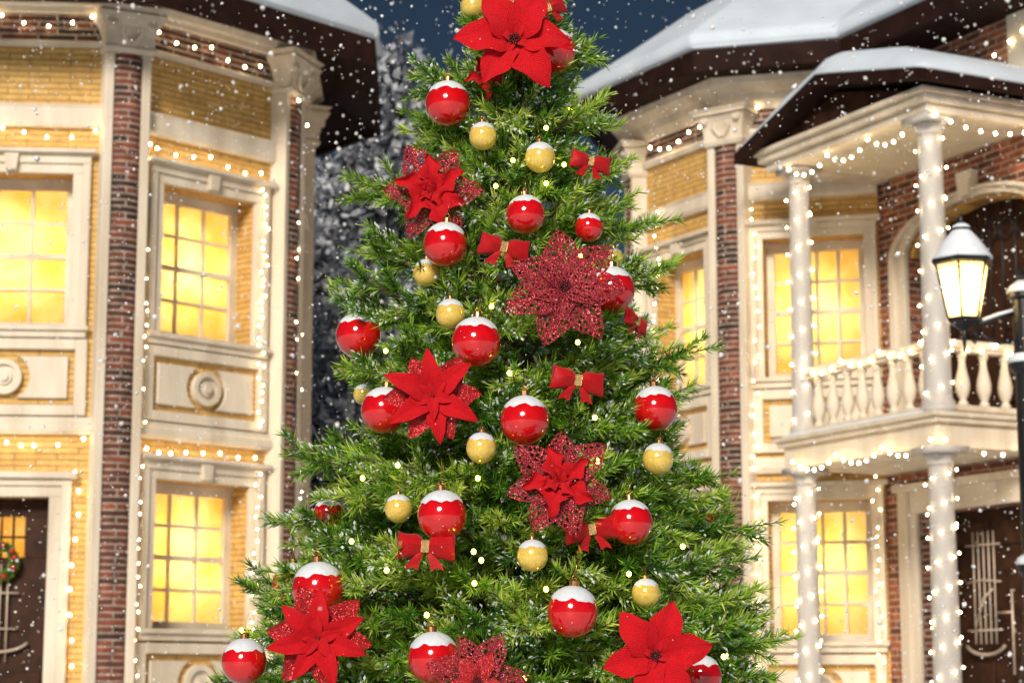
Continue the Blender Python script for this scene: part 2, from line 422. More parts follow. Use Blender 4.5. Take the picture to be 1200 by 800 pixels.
def window(H, F, u0, u1, z0, z1, cols=3, rows=4, light=460, dr=-0.34, sur=0.2, head=0.27):
    """frame with glazing bars > pane, sill; a lamp burns in the room behind it"""
    f = MB(); e = 0.095
    f.box(F, u0, u0 + e, dr - 0.03, dr + 0.05, z0, z1); f.box(F, u1 - e, u1, dr - 0.03, dr + 0.05, z0, z1)
    f.box(F, u0 + e, u1 - e, dr - 0.03, dr + 0.05, z0, z0 + e); f.box(F, u0 + e, u1 - e, dr - 0.03, dr + 0.05, z1 - e * 1.3, z1)
    a0, a1, b0, b1 = u0 + e, u1 - e, z0 + e, z1 - e * 1.3
    for i in range(1, cols):
        u = a0 + (a1 - a0) * i / cols
        f.box(F, u - 0.017, u + 0.017, dr - 0.02, dr + 0.025, b0, b1)
    for j in range(1, rows):
        z = b0 + (b1 - b0) * j / rows; h = 0.03 if j == rows // 2 else 0.016
        for i in range(cols):
            f.box(F, a0 + (a1 - a0) * i / cols + (0.017 if i else 0), a0 + (a1 - a0) * (i + 1) / cols - (0.017 if i < cols - 1 else 0), dr - 0.022, dr + 0.022 + (0.02 if h > 0.02 else 0), z - h, z + h)
    w = part('window', f, M['wood'], H)
    p = MB(); p.add([F.pt(a0, dr - .008, b0), F.pt(a1, dr - .008, b0), F.pt(a1, dr - .008, b1), F.pt(a0, dr - .008, b1)], [(0, 1, 2, 3)]); part('pane', p, M['pane'], w)
    # surround: two stepped mouldings, header with keystone
    s = MB(); k = sur
    for (x0, x1, d1) in ((0.0, k * 0.55, 0.05), (k * 0.55, k, 0.08)):
        s.box(F, u0 - x1, u0 - x0, -0.02, d1, z0, z1 + x0)
        s.box(F, u1 + x0, u1 + x1, -0.02, d1, z0, z1 + x0)
        s.box(F, u0 - x1, u1 + x1, -0.02, d1, z1 + x0, z1 + x1)
    s.box(F, u0 - k - 0.02, u1 + k + 0.02, -0.02, 0.10, z1 + k, z1 + head - 0.05)
    s.box(F, u0 - k - 0.06, u1 + k + 0.06, -0.02, 0.15, z1 + head - 0.05, z1 + head)
    uc = (u0 + u1) / 2
    s.prism(F, [(uc - 0.06, z1 + 0.02), (uc + 0.06, z1 + 0.02), (uc + 0.085, z1 + head - 0.055), (uc - 0.085, z1 + head - 0.055)], 0.0, 0.125)
    part('window_surround', s, M['trim'], H, bevel=0.008)
    sl = MB(); sl.box(F, u0 - k - 0.03, u1 + k + 0.03, -0.3, 0.13, z0 - 0.055, z0); sl.box(F, u0 - k, u1 + k, -0.02, 0.09, z0 - 0.13, z0 - 0.055)
    part('sill', sl, M['trim'], w, bevel=0.008)
    lp = bpy.data.lights.new('room_lamp', 'POINT'); lp.energy = light; lp.color = (1.0, 0.90, 0.66); lp.shadow_soft_size = 0.08
    lo = bpy.data.objects.new('room_lamp', lp); COL.objects.link(lo)
    lo.location = F.pt(uc - 0.05, dr - 0.58, z0 + (z1 - z0) * 0.5)
    lo.visible_camera = True
    return w

def apron(H, F, u0, u1, z0, z1):
    """panel below a window: frame, two plaques with scooped ends, round medallion, on yellow brick"""
    uc, zc = (u0 + u1) / 2, (z0 + z1) / 2; h = z1 - z0; e = 0.13
    m = MB()
    m.box(F, u0, u0 + e, -0.02, 0.07, z0, z1); m.box(F, u1 - e, u1, -0.02, 0.07, z0, z1)
    m.box(F, u0 + e, u1 - e, -0.02, 0.07, z1 - e * 0.9, z1); m.box(F, u0 + e, u1 - e, -0.02, 0.07, z0, z0 + e * 0.9)
    gap = 0.075
    a, b, lo, hi = u0 + e + gap, uc - 0.02, z0 + e * 0.9 + gap, z1 - e * 0.9 - gap
    rr = (hi - lo) * 0.56
    for sg in (-1, 1):
        poly = []
        eu = (uc - a) * sg
        x_out = uc + sg * (uc - a)
        angs = [math.asin(max(-1, min(1, ((hi - lo) / 2 - 0.0) / rr))) * (q / 5.0) for q in range(-5, 6)]
        for q in angs:
            poly.append((uc + sg * (rr * math.cos(q) + 0.02), zc + rr * math.sin(q)))
        poly += [(x_out, hi), (x_out, lo)]
        m.prism(F, poly, -0.02, 0.05)
    part('apron_panel', m, M['trim'], H, bevel=0.008)
    r = MB()
    ro, ri = (hi - lo) * 0.42, (hi - lo) * 0.30
    n = 28
    ring = lambda q: [(uc + q * math.cos(2 * math.pi * i / n), zc + q * math.sin(2 * math.pi * i / n)) for i in range(n + 1)]
    r.band(F, ring(ro), ring(ri), -0.02, 0.075)
    r.prism(F, ring(ri)[:-1], -0.02, 0.03)
    r.prism(F, ring(ri * 0.62)[:-1], 0.0, 0.06); r.prism(F, ring(ri * 0.36)[:-1], 0.0, 0.09)
    part('medallion', r, M['trim'], H)

def pilaster(H, c, n1, n2, z0, z1, hb=0.165, hs=0.10, cap_h=0.52, d=0.02):
    """rounded dark brick strip between two cream strips, set on the corner of two facets"""
    b = (n1 + n2).normalized(); t = Vector((-b.y, b.x))
    F = Facet(c - t * 2, c + t * 2); uo = 2.0
    m = MB(); n = 8
    pts = []
    for i in range(n + 1):
        a = -1 + 2 * i / n
        pts.append((uo + a * hb, d + 0.10 * math.sqrt(max(0, 1 - a * a * 0.9))))
    for i in range(n):
        (ua, da), (ub, db) = pts[i], pts[i + 1]
        vs = [F.pt(ua, da, z0), F.pt(ub, db, z0), F.pt(ub, db, z1), F.pt(ua, da, z1), F.pt(ua, -0.4, z0), F.pt(ub, -0.4, z0), F.pt(ub, -0.4, z1), F.pt(ua, -0.4, z1)]
        m.add(vs, [(0, 1, 2, 3), (3, 2, 6, 7), (0, 1, 5, 4)], [[(ua - uo + .171, z0), (ub - uo + .171, z0), (ub - uo + .171, z1), (ua - uo + .171, z1)], [(0, 0)] * 4, [(0, 0)] * 4])
    part('brick_pilaster', m, M['pilbrick'], H)
    s = MB()
    s.box(F, uo - hb - hs, uo - hb + 0.004, -0.4, d + 0.075, z0, z1); s.box(F, uo + hb - 0.004, uo + hb + hs, -0.4, d + 0.075, z0, z1)
    part('pilaster_strip', s, M['trim'], H, bevel=0.01)
    k = MB(); W = hb + hs
    lv = [(0.0, 0.01), (0.05, 0.035), (0.09, 0.015), (0.20, 0.02), (0.30, 0.05), (0.38, 0.10), (cap_h - 0.08, 0.13), (cap_h - .05, 0.10), (cap_h, 0.15)]
    for (h0, e0), (h1, e1) in zip(lv, lv[1:]):
        vs = []
        for h, e in ((h0, e0), (h1, e1)):
            for u, dd in ((uo - W - e, -0.4), (uo + W + e, -0.4), (uo + W + e, d + 0.10 + e), (uo - W - e, d + 0.10 + e)):
                vs.append(F.pt(u, dd, z1 + h))
        k.add(vs, [(0, 1, 2, 3), (4, 5, 6, 7), (0, 1, 5, 4), (1, 2, 6, 5), (2, 3, 7, 6), (3, 0, 4, 7)])
    # scrolls on both sides of the capital's face
    for sg in (-1, 1):
        k.tube([F.pt(uo + sg * (W - 0.03), d + 0.06, z1 + 0.33), F.pt(uo + sg * (W - 0.03), d + 0.19, z1 + 0.33)], 0.058, 12)
        k.tube([F.pt(uo + sg * (W - 0.03) + .035 * math.cos(q), d + 0.195, z1 + 0.33 + .035 * math.sin(q)) for q in np.linspace(0, 6.28, 11)], 0.012, 5)
        k.tube([F.pt(uo + sg * x_, d + 0.13 + y_, z1 + z_) for x_, y_, z_ in ((.02, .0, .10), (.08, .02, .17), (.12, .05, .24), (.10, .08, .28))], .030, 6, .012)
    part('capital', k, M['trim'], H)
    return F, uo

BULBS = {}
def bulb_mesh(kind, r):
    key = (kind, r)
    if key not in BULBS:
        b = MB(); b.sphere((0, 0, 0), r, 8, 6, 0, (1, 1, 1.15))
        BULBS[key] = b.mesh('bulb', M[kind], smooth=True)
    return BULBS[key]

def strand(label, pts, kind='bulb', r=0.0145, wire='wire', group='strings of fairy lights on the houses', wr=0.0035, sag=0.03, wired=None, dens=False):
    """one string of lights: wire and every bulb a mesh of its own"""
    if dens:
        q = []
        for a, b in zip(pts, pts[1:]): q += [a, Vector(a).lerp(Vector(b), rnd.uniform(.4, .6)) + Vector((0, 0, -rnd.uniform(0, .02)))]
        pts = q + [pts[-1]]
    base = Vector(pts[0])
    s = thing('string_lights', label, 'string lights', base, group=group)
    w = MB(); line = []
    src = [Vector(p) for p in (wired or pts)]
    for a, b in zip(src, src[1:]):
        for q in range(3):
            p = a.lerp(b, q / 3.0); p.z -= sag * 4 * (q / 3.0) * (1 - q / 3.0) * (1 if (b - a).length < 1.2 else 3); line.append(p)
    line.append(src[-1])
    w.tube(line, wr, 4)
    part('wire', w, M[wire], s, smooth=True)
    for p in pts:
        o = link('bulb', bulb_mesh(kind, r), s, Vector(p) - base)
    return s

def snow_sweep(H, name, pts, ov, z, pitch, run, thick=0.16):
    t = math.tan(pitch)
    prof = [(ov + 0.02, z + 0.002), (ov + 0.07, z + 0.06), (ov + 0.05, z + thick), (ov - 0.06, z + thick + 0.09)]
    k = 6
    for i in range(1, k + 1):
        d = -0.06 - run * i / k
        prof.append((ov + d, z + thick + 0.09 + t * run * i / k + 0.05 * math.sin(i * 1.9)))
    prof += [(ov - run - 0.06, z + 0.002)]
    m = MB(); m.sweep(pts, prof)
    return part(name, m, M['snow'], H, smooth=False)

# ================================================================== LEFT HOUSE
c1 = at(138, 430, 23.0).xy
tA = Vector((math.cos(R(5)), math.sin(R(5))))
a0 = c1 - tA * 2.47
def ray_line(px, py, p, ang):
    """where the vertical plane through a pixel column meets the plan line from p at an angle"""
    r = ray(px, py); rd = Vector((r.x, r.y)); t = Vector((math.cos(R(ang)), math.sin(R(ang))))
    den = rd.x * t.y - rd.y * t.x
    w = (p.x * rd.y - p.y * rd.x) / den
    return p + t * w
c2 = ray_line(334, 430, c1, 47)
c3 = at(349, 430, c2.y + 2.45).xy
aL = a0 - Vector((math.cos(R(-40)), math.sin(R(-40)))) * 2.47
FA, FB, FC = Facet(a0, c1), Facet(c1, c2), Facet(c2, c3)
FL = Facet(aL, a0)
zl = lambda y: at(138, y, 23.0).z
base = Vector(((c1.x + c3.x) / 2 - 1.2, c3.y, 0))
HL = thing('brick_house', 'yellow and dark brick house with lit windows and snowy roof, dark door with wreath', 'house', base)
cb = c3 + Vector((-0.8, 1.0)) * 2.2
ob = aL + Vector((-0.5, 0.9)) * 3
ZT = zl(12)
PL = [aL, a0, c1, c2, c3, cb]

opA_u0, opA_u1 = FA.w / 2 - 0.68, FA.w / 2 + 0.68
zU0, zU1 = zl(384), zl(206)
zD1 = zl(583)
dB = 0.0
uB0, uB1 = FB.w / 2 - 0.68, FB.w / 2 + 0.68
zW0, zW1 = zl(735), zl(557)
door_u0, door_u1 = FA.w / 2 - 0.54, FA.w / 2 + 0.54
wall(HL, FA, 0, FA.w, 0, ZT, [(opA_u0, opA_u1, zU0, zU1), (door_u0, door_u1, 0.12, zD1)], M['yellow'])
wall(HL, FB, 0, FB.w, 0, ZT, [(uB0, uB1, zU0, zU1), (uB0, uB1, zW0, zW1)], M['yellow'])
wall(HL, FC, 0, FC.w, 0, ZT, [(FC.w / 2 - .68, FC.w / 2 + .68, zU0, zU1), (FC.w / 2 - .68, FC.w / 2 + .68, zW0, zW1)], M['yellow'])
wall(HL, FL, 0, FL.w, 0, ZT, [], M['yellow'])
bk = MB(); bk.sweep([c3, cb, ob, aL], [(0, 0), (-0.3, 0), (-0.3, ZT), (0, ZT)]); part('wall', bk, M['darkbrick'], HL)
for F, u0, u1, z0, z1 in ((FA, opA_u0, opA_u1, zU0, zU1), (FB, uB0, uB1, zU0, zU1), (FB, uB0, uB1, zW0, zW1), (FC, FC.w / 2 - .68, FC.w / 2 + .68, zU0, zU1), (FC, FC.w / 2 - .68, FC.w / 2 + .68, zW0, zW1)):
    window(HL, F, u0, u1, z0, z1, light=46)
for F in (FA, FB, FC):
    apron(HL, F, F.w / 2 - 0.90, F.w / 2 + 0.90, zl(488), zl(399))
for F in (FB, FC):
    apron(HL, F, F.w / 2 - 0.90, F.w / 2 + 0.90, zl(850), zl(752))
# friezes, bands
for F in (FL, FA, FB, FC):
    m = MB(); m.box(F, 0.02, F.w - 0.02, 0.0, 0.03, zl(52), zl(20)); part('brick_frieze', m, M['darkbrick'], HL)
m = MB(); m.sweep(PL[:5], [(-0.02, zl(58)), (0.05, zl(58)), (0.07, zl(54)), (0.05, zl(51)), (-0.02, zl(51))]); part('frieze_moulding', m, M['trim'], HL)
m = MB(); m.sweep(PL[:5], [(-0.02, zl(152)), (0.06, zl(152)), (0.08, zl(148)), (0.07, zl(130)), (0.09, zl(126)), (-0.02, zl(126))]); part('band', m, M['trim'], HL)
m = MB(); m.sweep(PL[:5], [(-0.02, zl(510)), (0.06, zl(510)), (0.10, zl(506)), (0.10, zl(498)), (0.07, zl(495)), (0.07, zl(490)), (-0.02, zl(490))]); part('band', m, M['trim'], HL)
zc0 = zl(20)
m = MB(); m.sweep(PL[:5], [(-0.02, zc0), (0.10, zc0), (0.12, zc0 + 0.06), (0.15, zc0 + 0.08), (0.20, zc0 + 0.16), (0.31, zc0 + 0.23), (0.34, zc0 + 0.29), (-0.02, zc0 + 0.29)]); part('cornice', m, M['trim'], HL)
zp = zl(66)
nL = FL.n; pil = []
pilaster(HL, a0, FL.n, FA.n, 0, zp)
PF1, pu1 = pilaster(HL, c1, FA.n, FB.n, 0, zp)
PF2, pu2 = pilaster(HL, c2, FB.n, FC.n, 0, zp)
PF3, pu3 = pilaster(HL, c3, FC.n, Vector((0.6, 0.8)), 0, zp)
# roof
zs = zc0 + 0.29
ov = 1.02
mc = (FB.n + FC.n) / (1 + FB.n.dot(FC.n)); pc = c2 + mc * ov
zf = at(430, 47, pc.y).z - .33
m = MB(); m.sweep(PL, [(-0.02, zs), (0.34, zs), (ov - 0.06, zf + 0.05), (ov - 0.06, zf), (ov + 0.03, zf), (ov + 0.03, zf + 0.33), (-0.02, zs + 0.40)])
m.sweep(PL, [(ov + 0.02, zf + 0.325), (ov - 2.7, zf + 2.5), (ov - 2.7, zf + 0.5), (0, zf + .40)])
rf = part('roof', m, M['eave'], HL)
m = MB(); m.sweep([aL, a0, c1, c2, c2 + FC.t * .30], [(ov + 0.03, zf + 0.331), (ov + 0.08, zf + 0.38), (ov + 0.06, zf + 0.53), (ov - 0.06, zf + 0.64), (ov - 0.9, zf + 1.35), (ov - 1.8, zf + 2.1), (ov - 2.7, zf + 2.75), (ov - 2.7, zs + 0.45), (-0.02, zs + 0.41)])
sno = part('snow', m, M['roofsnow'], rf, smooth=True)
md = sno.modifiers.new('round', 'BEVEL'); md.width = .16; md.segments = 4; md.limit_method = 'ANGLE'; md.angle_limit = R(18)
m = MB(); m.add([(p.x, p.y, zs + 0.39) for p in PL + [ob]], [tuple(range(len(PL) + 1))]); part('attic_floor', m, M['eave'], rf)

# door of the left house
ud = FA.w / 2
dm = MB(); dr = -0.22
wz0, wz1 = zl(652), zl(604)
dm.box(FA, door_u0, door_u1, dr - 0.06, dr, 0.12, wz0); dm.box(FA, door_u0, door_u1, dr - 0.06, dr, wz1, zD1)
dm.box(FA, door_u0, ud - 0.26, dr - 0.06, dr, wz0, wz1); dm.box(FA, ud + 0.26, door_u1, dr - 0.06, dr, wz0, wz1)
for s in (-1, 1):
    dm.box(FA, ud + s * 0.30 - 0.18, ud + s * 0.30 + 0.18, dr, dr + 0.02, 0.25, 0.62)
dm.box(FA, ud - 0.006, ud + 0.006, dr, dr + 0.012, 0.12, wz0 - 0.02)
door = part('door', dm, M['door'], HL, bevel=0.008)
p = MB(); p.add([FA.pt(ud + a, dr - .035, z) for a, z in ((-.26, wz0), (.26, wz0), (.26, wz1), (-.26, wz1))], [(0, 1, 2, 3)]); part('pane', p, M['pane'], door)
b = MB()
for i in range(1, 4): b.box(FA, ud - 0.26 + 0.13 * i - 0.012, ud - 0.26 + 0.13 * i + 0.012, dr - 0.03, dr - 0.005, wz0, wz1)
b.box(FA, ud - 0.26, ud + 0.26, dr - 0.028, dr - 0.008, (wz0 + wz1) / 2 - .012, (wz0 + wz1) / 2 + .012)
part('glazing_bars', b, M['door'], door)
lp = bpy.data.lights.new('room_lamp', 'POINT'); lp.energy = 9; lp.color = (1, .7, .4); lp.shadow_soft_size = .08
lo = bpy.data.objects.new('room_lamp', lp); COL.objects.link(lo); lo.location = FA.pt(ud, -0.9, (wz0 + wz1) / 2)
gr = MB()
for s in (-1, 1):
    for x in (0.02, 0.10):
        gr.tube([FA.pt(ud + s * x, dr + 0.05, zl(775)), FA.pt(ud + s * x, dr + 0.05, zl(660))], 0.011, 6)
for yy in (694, 736):
    gr.tube([FA.pt(ud - 0.22, dr + 0.055, zl(yy)), FA.pt(ud + 0.22, dr + 0.055, zl(yy))], 0.011, 6)
gr.tube([FA.pt(ud + 0.36 * math.sin(q), dr + 0.06, zl(746) - 0.16 * math.cos(q) + 0.0) for q in np.linspace(-1.2, 1.2, 13)], 0.018, 6)
part('iron_grille', gr, M['pale_iron'], door, smooth=True)
s = MB(); fz = zD1
s.box(FA, door_u0 - 0.13, door_u0, -0.02, 0.06, 0, fz); s.box(FA, door_u1, door_u1 + 0.13, -0.02, 0.06, 0, fz)
s.box(FA, door_u0 - 0.24, door_u0 - 0.13, -0.02, 0.09, 0, fz + 0.12); s.box(FA, door_u1 + 0.13, door_u1 + 0.24, -0.02, 0.09, 0, fz + 0.12)
s.box(FA, door_u0 - 0.13, door_u1 + 0.13, -0.02, 0.06, fz, fz + 0.12); s.box(FA, door_u0 - 0.24, door_u1 + 0.24, -0.02, 0.09, fz + 0.12, fz + 0.20)
s.box(FA, door_u0 - 0.30, door_u1 + 0.30, -0.02, 0.15, fz + 0.20, fz + 0.27)
part('door_surround', s, M['trim'], HL, bevel=0.008)
st = MB(); st.box(FA, 0.2, FA.w - 0.2, -0.3, 0.5, 0, 0.12); part('door_step', st, M['trim'], HL, bevel=0.01)

# wreath on that door
wc = FA.pt(ud, dr + 0.09, zl(657))
WR = thing('wreath', 'green wreath with red berries and snow hanging on the dark door', 'wreath', wc)
def needle_arrays(base, dirs, lens, tints, w):
    """quads for needles: (n,3) base, unit dirs, lengths, tints"""
    n = len(base)
    rv = npr.normal(size=(n, 3)); side = np.cross(dirs, rv); side /= np.linalg.norm(side, axis=1, keepdims=True) + 1e-9
    tip = base + dirs * lens[:, None]
    mid = base + dirs * (lens * 0.5)[:, None] + np.array([0, 0, -1.0]) * (lens * 0.03)[:, None]
    v = np.stack([base - side * w[:, None] * 0.4, base + side * w[:, None] * 0.4, mid + side * w[:, None] * 0.5, mid - side * w[:, None] * 0.5, tip], axis=1)
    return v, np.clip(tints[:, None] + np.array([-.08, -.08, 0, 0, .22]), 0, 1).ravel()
def needle_object(name, v, tint, mat, parent, origin):
    n = len(v)
    me = bpy.data.meshes.new(name)
    co = (v - np.array(origin)).reshape(-1, 3).astype(np.float32)
    me.vertices.add(n * 5); me.vertices.foreach_set('co', co.ravel())
    base = np.arange(n) * 5
    q = np.stack([base, base + 1, base + 2, base + 3], 1); t = np.stack([base + 3, base + 2, base + 4], 1)
    loops = np.concatenate([q, t], axis=1).astype(np.int32)      # quad then triangle per needle
    me.loops.add(n * 7); me.loops.foreach_set('vertex_index', loops.ravel())
    ls = np.stack([np.arange(n) * 7, np.arange(n) * 7 + 4], 1).astype(np.int32)
    me.polygons.add(n * 2); me.polygons.foreach_set('loop_start', ls.ravel())
    at_ = me.attributes.new('tint', 'FLOAT', 'POINT'); at_.data.foreach_set('value', tint.astype(np.float32))
    me.update(calc_edges=True); me.materials.append(mat)
    return link(name, me, parent)
n = 2600
a = npr.uniform(0, 2 * np.pi, n); q = npr.uniform(0, 2 * np.pi, n)
t3 = np.array([FA.t.x, FA.t.y, 0]); n3 = np.array([FA.n.x, FA.n.y, 0]); z3 = np.array([0, 0, 1.0])
rad = t3 * np.cos(a)[:, None] + z3 * np.sin(a)[:, None]; tan = -t3 * np.sin(a)[:, None] + z3 * np.cos(a)[:, None]
out = rad * np.cos(q)[:, None] + n3 * np.abs(np.sin(q))[:, None]
bs = np.array(wc) + rad * 0.17 + out * 0.015
dd = out + tan * 0.6; dd /= np.linalg.norm(dd, axis=1, keepdims=True)
v, tt = needle_arrays(bs, dd, npr.uniform(.04, .075, n), npr.uniform(.0, .7, n), np.full(n, .009))
needle_object('needles', v, tt, M['needle'], WR, wc)
bb = MB(); bb.tube([wc + Vector(t3 * .17 * math.cos(x) + z3 * .17 * math.sin(x)) for x in np.linspace(0, 2 * math.pi, 25)], 0.03, 8); part('ring', bb, M['bark'], WR, smooth=True)
for x in (0.2, 0.65, -0.4, -1.2, 1.3, 2.2, 3.0, 4.0):
    bb = MB(); bb.sphere(wc + Vector(t3 * .18 * math.cos(x) + z3 * .18 * math.sin(x) + n3 * .07), 0.03, 10, 8); part('berry', bb, M['berry'], WR, smooth=True)
bb = MB()
for i in range(26):
    x = rnd.uniform(0, 6.28); bb.sphere(wc + Vector(t3 * rnd.uniform(.14, .22) * math.cos(x) + z3 * rnd.uniform(.14, .22) * math.sin(x) + n3 * .07), rnd.uniform(.008, .02), 6, 5, .3)
part('snow', bb, M['snow'], WR)

# ================================================================== RIGHT HOUSE
k1 = at(858, 430, 25.6).xy
k0 = ray_line(746, 430, k1, 120)
k2 = ray_line(1034, 430, k1, -15)
tF = Vector((math.cos(R(-63)), math.sin(R(-63))))
k3 = k2 + tF * 5.2
kb = k0 + Vector((math.cos(R(75)), math.sin(R(75)))) * 2.47
FD, FE, FF = Facet(k0, k1), Facet(k1, k2), Facet(k2, k3)
FK = Facet(kb, k0)
zr = lambda y: at(858, y, 25.6).z
HR = thing('brick_house', 'brick house with columned porch, balcony, arched doorway and thick roof snow', 'house', (k1.x + 2.5, k1.y + 1.5, 0))
PR = [kb, k0, k1, k2, k3]
ZR = zr(120)
eU0, eU1 = zr(445), zr(283)
eW0, eW1 = zr(752), zr(588)
ue0 = FE.hit(897, 430)[0]; ue1 = FE.hit(1016, 430)[0]
udD0, udD1 = FD.w / 2 - 0.56, FD.w / 2 + 0.56
wall(HR, FK, 0, FK.w, 0, ZR, [], M['yellow'])
wall(HR, FD, 0, FD.w, 0, ZR, [(udD0, udD1, eU0, eU1), (udD0, udD1, eW0, eW1)], M['yellow'])
wall(HR, FE, 0, FE.w, 0, ZR, [(ue0, ue1, eU0, eU1), (ue0, ue1, eW0, eW1)], M['yellow'])
window(HR, FD, udD0, udD1, eU0, eU1, sur=0.18, head=0.22, light=46)
window(HR, FD, udD0, udD1, eW0, eW1, sur=0.18, head=0.22, light=46)
window(HR, FE, ue0, ue1, eU0, eU1, cols=4, sur=0.16, head=0.22, light=42)
window(HR, FE, ue0, ue1, eW0, eW1, cols=4, sur=0.16, head=0.22, light=42)
for F, a, b in ((FD, udD0 - .18, udD1 + .18), (FE, ue0 - .16, ue1 + .14)):
    apron(HR, F, a, b, zr(532), zr(459)); apron(HR, F, a, b, zr(846), zr(767))
P4 = PR[:4]
for F in (FK, FD, FE):
    m = MB(); m.box(F, 0.02, F.w - 0.02, 0.0, 0.03, zr(155), zr(132)); part('brick_frieze', m, M['darkbrick'], HR)
m = MB(); m.sweep(P4, [(-0.02, zr(163)), (0.05, zr(163)), (0.07, zr(158)), (0.05, zr(154)), (-0.02, zr(154))]); part('frieze_moulding', m, M['trim'], HR)
m = MB(); m.sweep(P4, [(-0.02, zr(238)), (0.06, zr(238)), (0.08, zr(234)), (0.07, zr(222)), (0.09, zr(218)), (-0.02, zr(218))]); part('band', m, M['trim'], HR)
m = MB(); m.sweep(P4, [(-0.02, zr(556)), (0.06, zr(556)), (0.09, zr(550)), (0.09, zr(543)), (0.07, zr(538)), (-0.02, zr(538))]); part('band', m, M['trim'], HR)
zq = zr(132)
m = MB(); m.sweep(P4, [(-0.02, zq), (0.08, zq), (0.12, zq + 0.06), (0.15, zq + 0.09), (0.20, zq + 0.18), (0.33, zq + 0.28), (0.36, zq + 0.36), (-0.02, zq + 0.36)]); part('cornice', m, M['trim'], HR)
zpr = zr(172)
pilaster(HR, k0, FK.n, FD.n, 0, zpr, cap_h=0.46); pilaster(HR, k1, FD.n, FE.n, 0, zpr, cap_h=0.46)
zs2 = zq + 0.36; ov2 = 0.72
m = MB(); m.sweep(PR, [(-0.02, zs2), (ov2 - 0.05, zs2 + 0.02), (ov2 - 0.05, zs2 - 0.02), (ov2 + 0.03, zs2 - 0.02), (ov2 + 0.03, zs2 + 0.25), (-0.02, zs2 + 0.36)])
rf = part('roof', m, M['eave'], HR)
m = MB(); m.sweep(PR, [(ov2 + 0.03, zs2 + 0.251), (ov2 + 0.09, zs2 + 0.31), (ov2 + 0.07, zs2 + 0.45), (ov2 - 0.06, zs2 + 0.56), (ov2 - 0.7, zs2 + 1.02), (ov2 - 1.4, zs2 + 1.56), (ov2 - 2.1, zs2 + 2.0), (ov2 - 2.6, zs2 + 2.25), (ov2 - 2.6, zs2 + 0.4), (-0.02, zs2 + 0.37)])
sno = part('snow', m, M['roofsnow'], rf, smooth=True)
md = sno.modifiers.new('round', 'BEVEL'); md.width = .16; md.segments = 4; md.limit_method = 'ANGLE'; md.angle_limit = R(18)
rear = [k3 + Vector((3, 2)), kb + Vector((5, 1.5))]
m = MB(); m.add([(p.x, p.y, zs2 + 0.35) for p in PR + rear], [tuple(range(len(PR) + 2))]); part('attic_floor', m, M['eave'], rf)
m = MB(); m.sweep([k3, rear[0], rear[1], kb], [(0, 0), (-0.3, 0), (-0.3, ZR + .3), (0, ZR + .3)]); part('wall', m, M['redbrick'], HR)

# brick wing with arched balcony doorway above and door below
ua = FF.hit(1066, 430)[0]; uc = 1.78; ar = uc - 0.56; AE = 0.40
zspring = FF.hit(1062, 303)[1]
col2u, col2d = 2.80, 1.40
deck_z = at(1097, 484, FF.pt(col2u, col2d, 0).y).z
arch_bot = deck_z + 0.05
mb = MB()
dl0, dl1 = 0.62, 2.86
dztop = FF.hit(1072, 602)[1]
mb.box(FF, 0, dl0, -.35, 0, 0, dztop); mb.box(FF, dl1, FF.w, -.35, 0, 0, dztop)
mb.box(FF, 0, FF.w, -.35, 0, dztop, arch_bot)
mb.box(FF, 0, uc - ar, -.35, 0, arch_bot, zspring); mb.box(FF, uc + ar, FF.w, -.35, 0, arch_bot, zspring)
ztop = zspring + ar + 0.3
arc = [(uc - ar * math.cos(math.pi * i / 24), zspring + ar * AE * math.sin(math.pi * i / 24)) for i in range(25)]
for (x0, y0), (x1, y1) in zip(arc, arc[1:]):
    mb.prism(FF, [(x0, y0), (x1, y1), (x1, ztop), (x0, ztop)], -.35, 0)
mb.box(FF, 0, uc - ar, -.35, 0, zspring, ztop); mb.box(FF, uc + ar, FF.w, -.35, 0, zspring, ztop)
mb.box(FF, 0, FF.w, -.35, 0, ztop, zs2 + .15)
part('wall', mb, M['redbrick'], HR)
am = MB()
for d1, r0, r1 in ((0.06, 0.0, 0.16), (0.10, 0.16, 0.27)):
    inner = [(uc - (ar + r0) * math.cos(math.pi * i / 24), zspring + (ar + r0) * AE * math.sin(math.pi * i / 24)) for i in range(25)]
    outer = [(uc - (ar + r1) * math.cos(math.pi * i / 24), zspring + (ar + r1) * AE * math.sin(math.pi * i / 24)) for i in range(25)]
    am.band(FF, inner, outer, -0.02, d1)
    for s in (-1, 1):
        x = sorted((uc + s * (ar + r0), uc + s * (ar + r1))); am.box(FF, x[0], x[1], -0.02, d1, arch_bot, zspring)
am.prism(FF, [(uc - .09, zspring + ar * AE), (uc + .09, zspring + ar * AE), (uc + .13, zspring + ar * AE + .30), (uc - .13, zspring + ar * AE + .30)], 0, 0.14)
part('arch_surround', am, M['trim'], HR, bevel=0.008)
# door leaf filling the arch, with iron work
dm = MB()
dm.box(FF, uc - ar, uc + ar, -.34, -.28, arch_bot, zspring)
dm.prism(FF, [(uc - ar * math.cos(math.pi * i / 24), zspring + ar * AE * math.sin(math.pi * i / 24)) for i in range(25)], -.34, -.28)
for s in (-1, 1):
    dm.box(FF, uc + s * 0.55 - 0.36, uc + s * 0.55 + 0.36, -.28, -.25, arch_bot + .25, arch_bot + .95)
    dm.box(FF, uc + s * 0.55 - 0.36, uc + s * 0.55 + 0.36, -.28, -.25, arch_bot + 1.1, zspring)
adr = part('balcony_door', dm, M['door'], HR, bevel=0.01)
gm = MB()
for i in range(-4, 5):
    x = uc + i * 0.22
    zt = zspring + math.sqrt(max(0, ar * ar - (i * 0.22) ** 2)) * AE * 0.9
    gm.tube([FF.pt(x, -.23, arch_bot + .9), FF.pt(x, -.23, zt)], 0.012, 6)
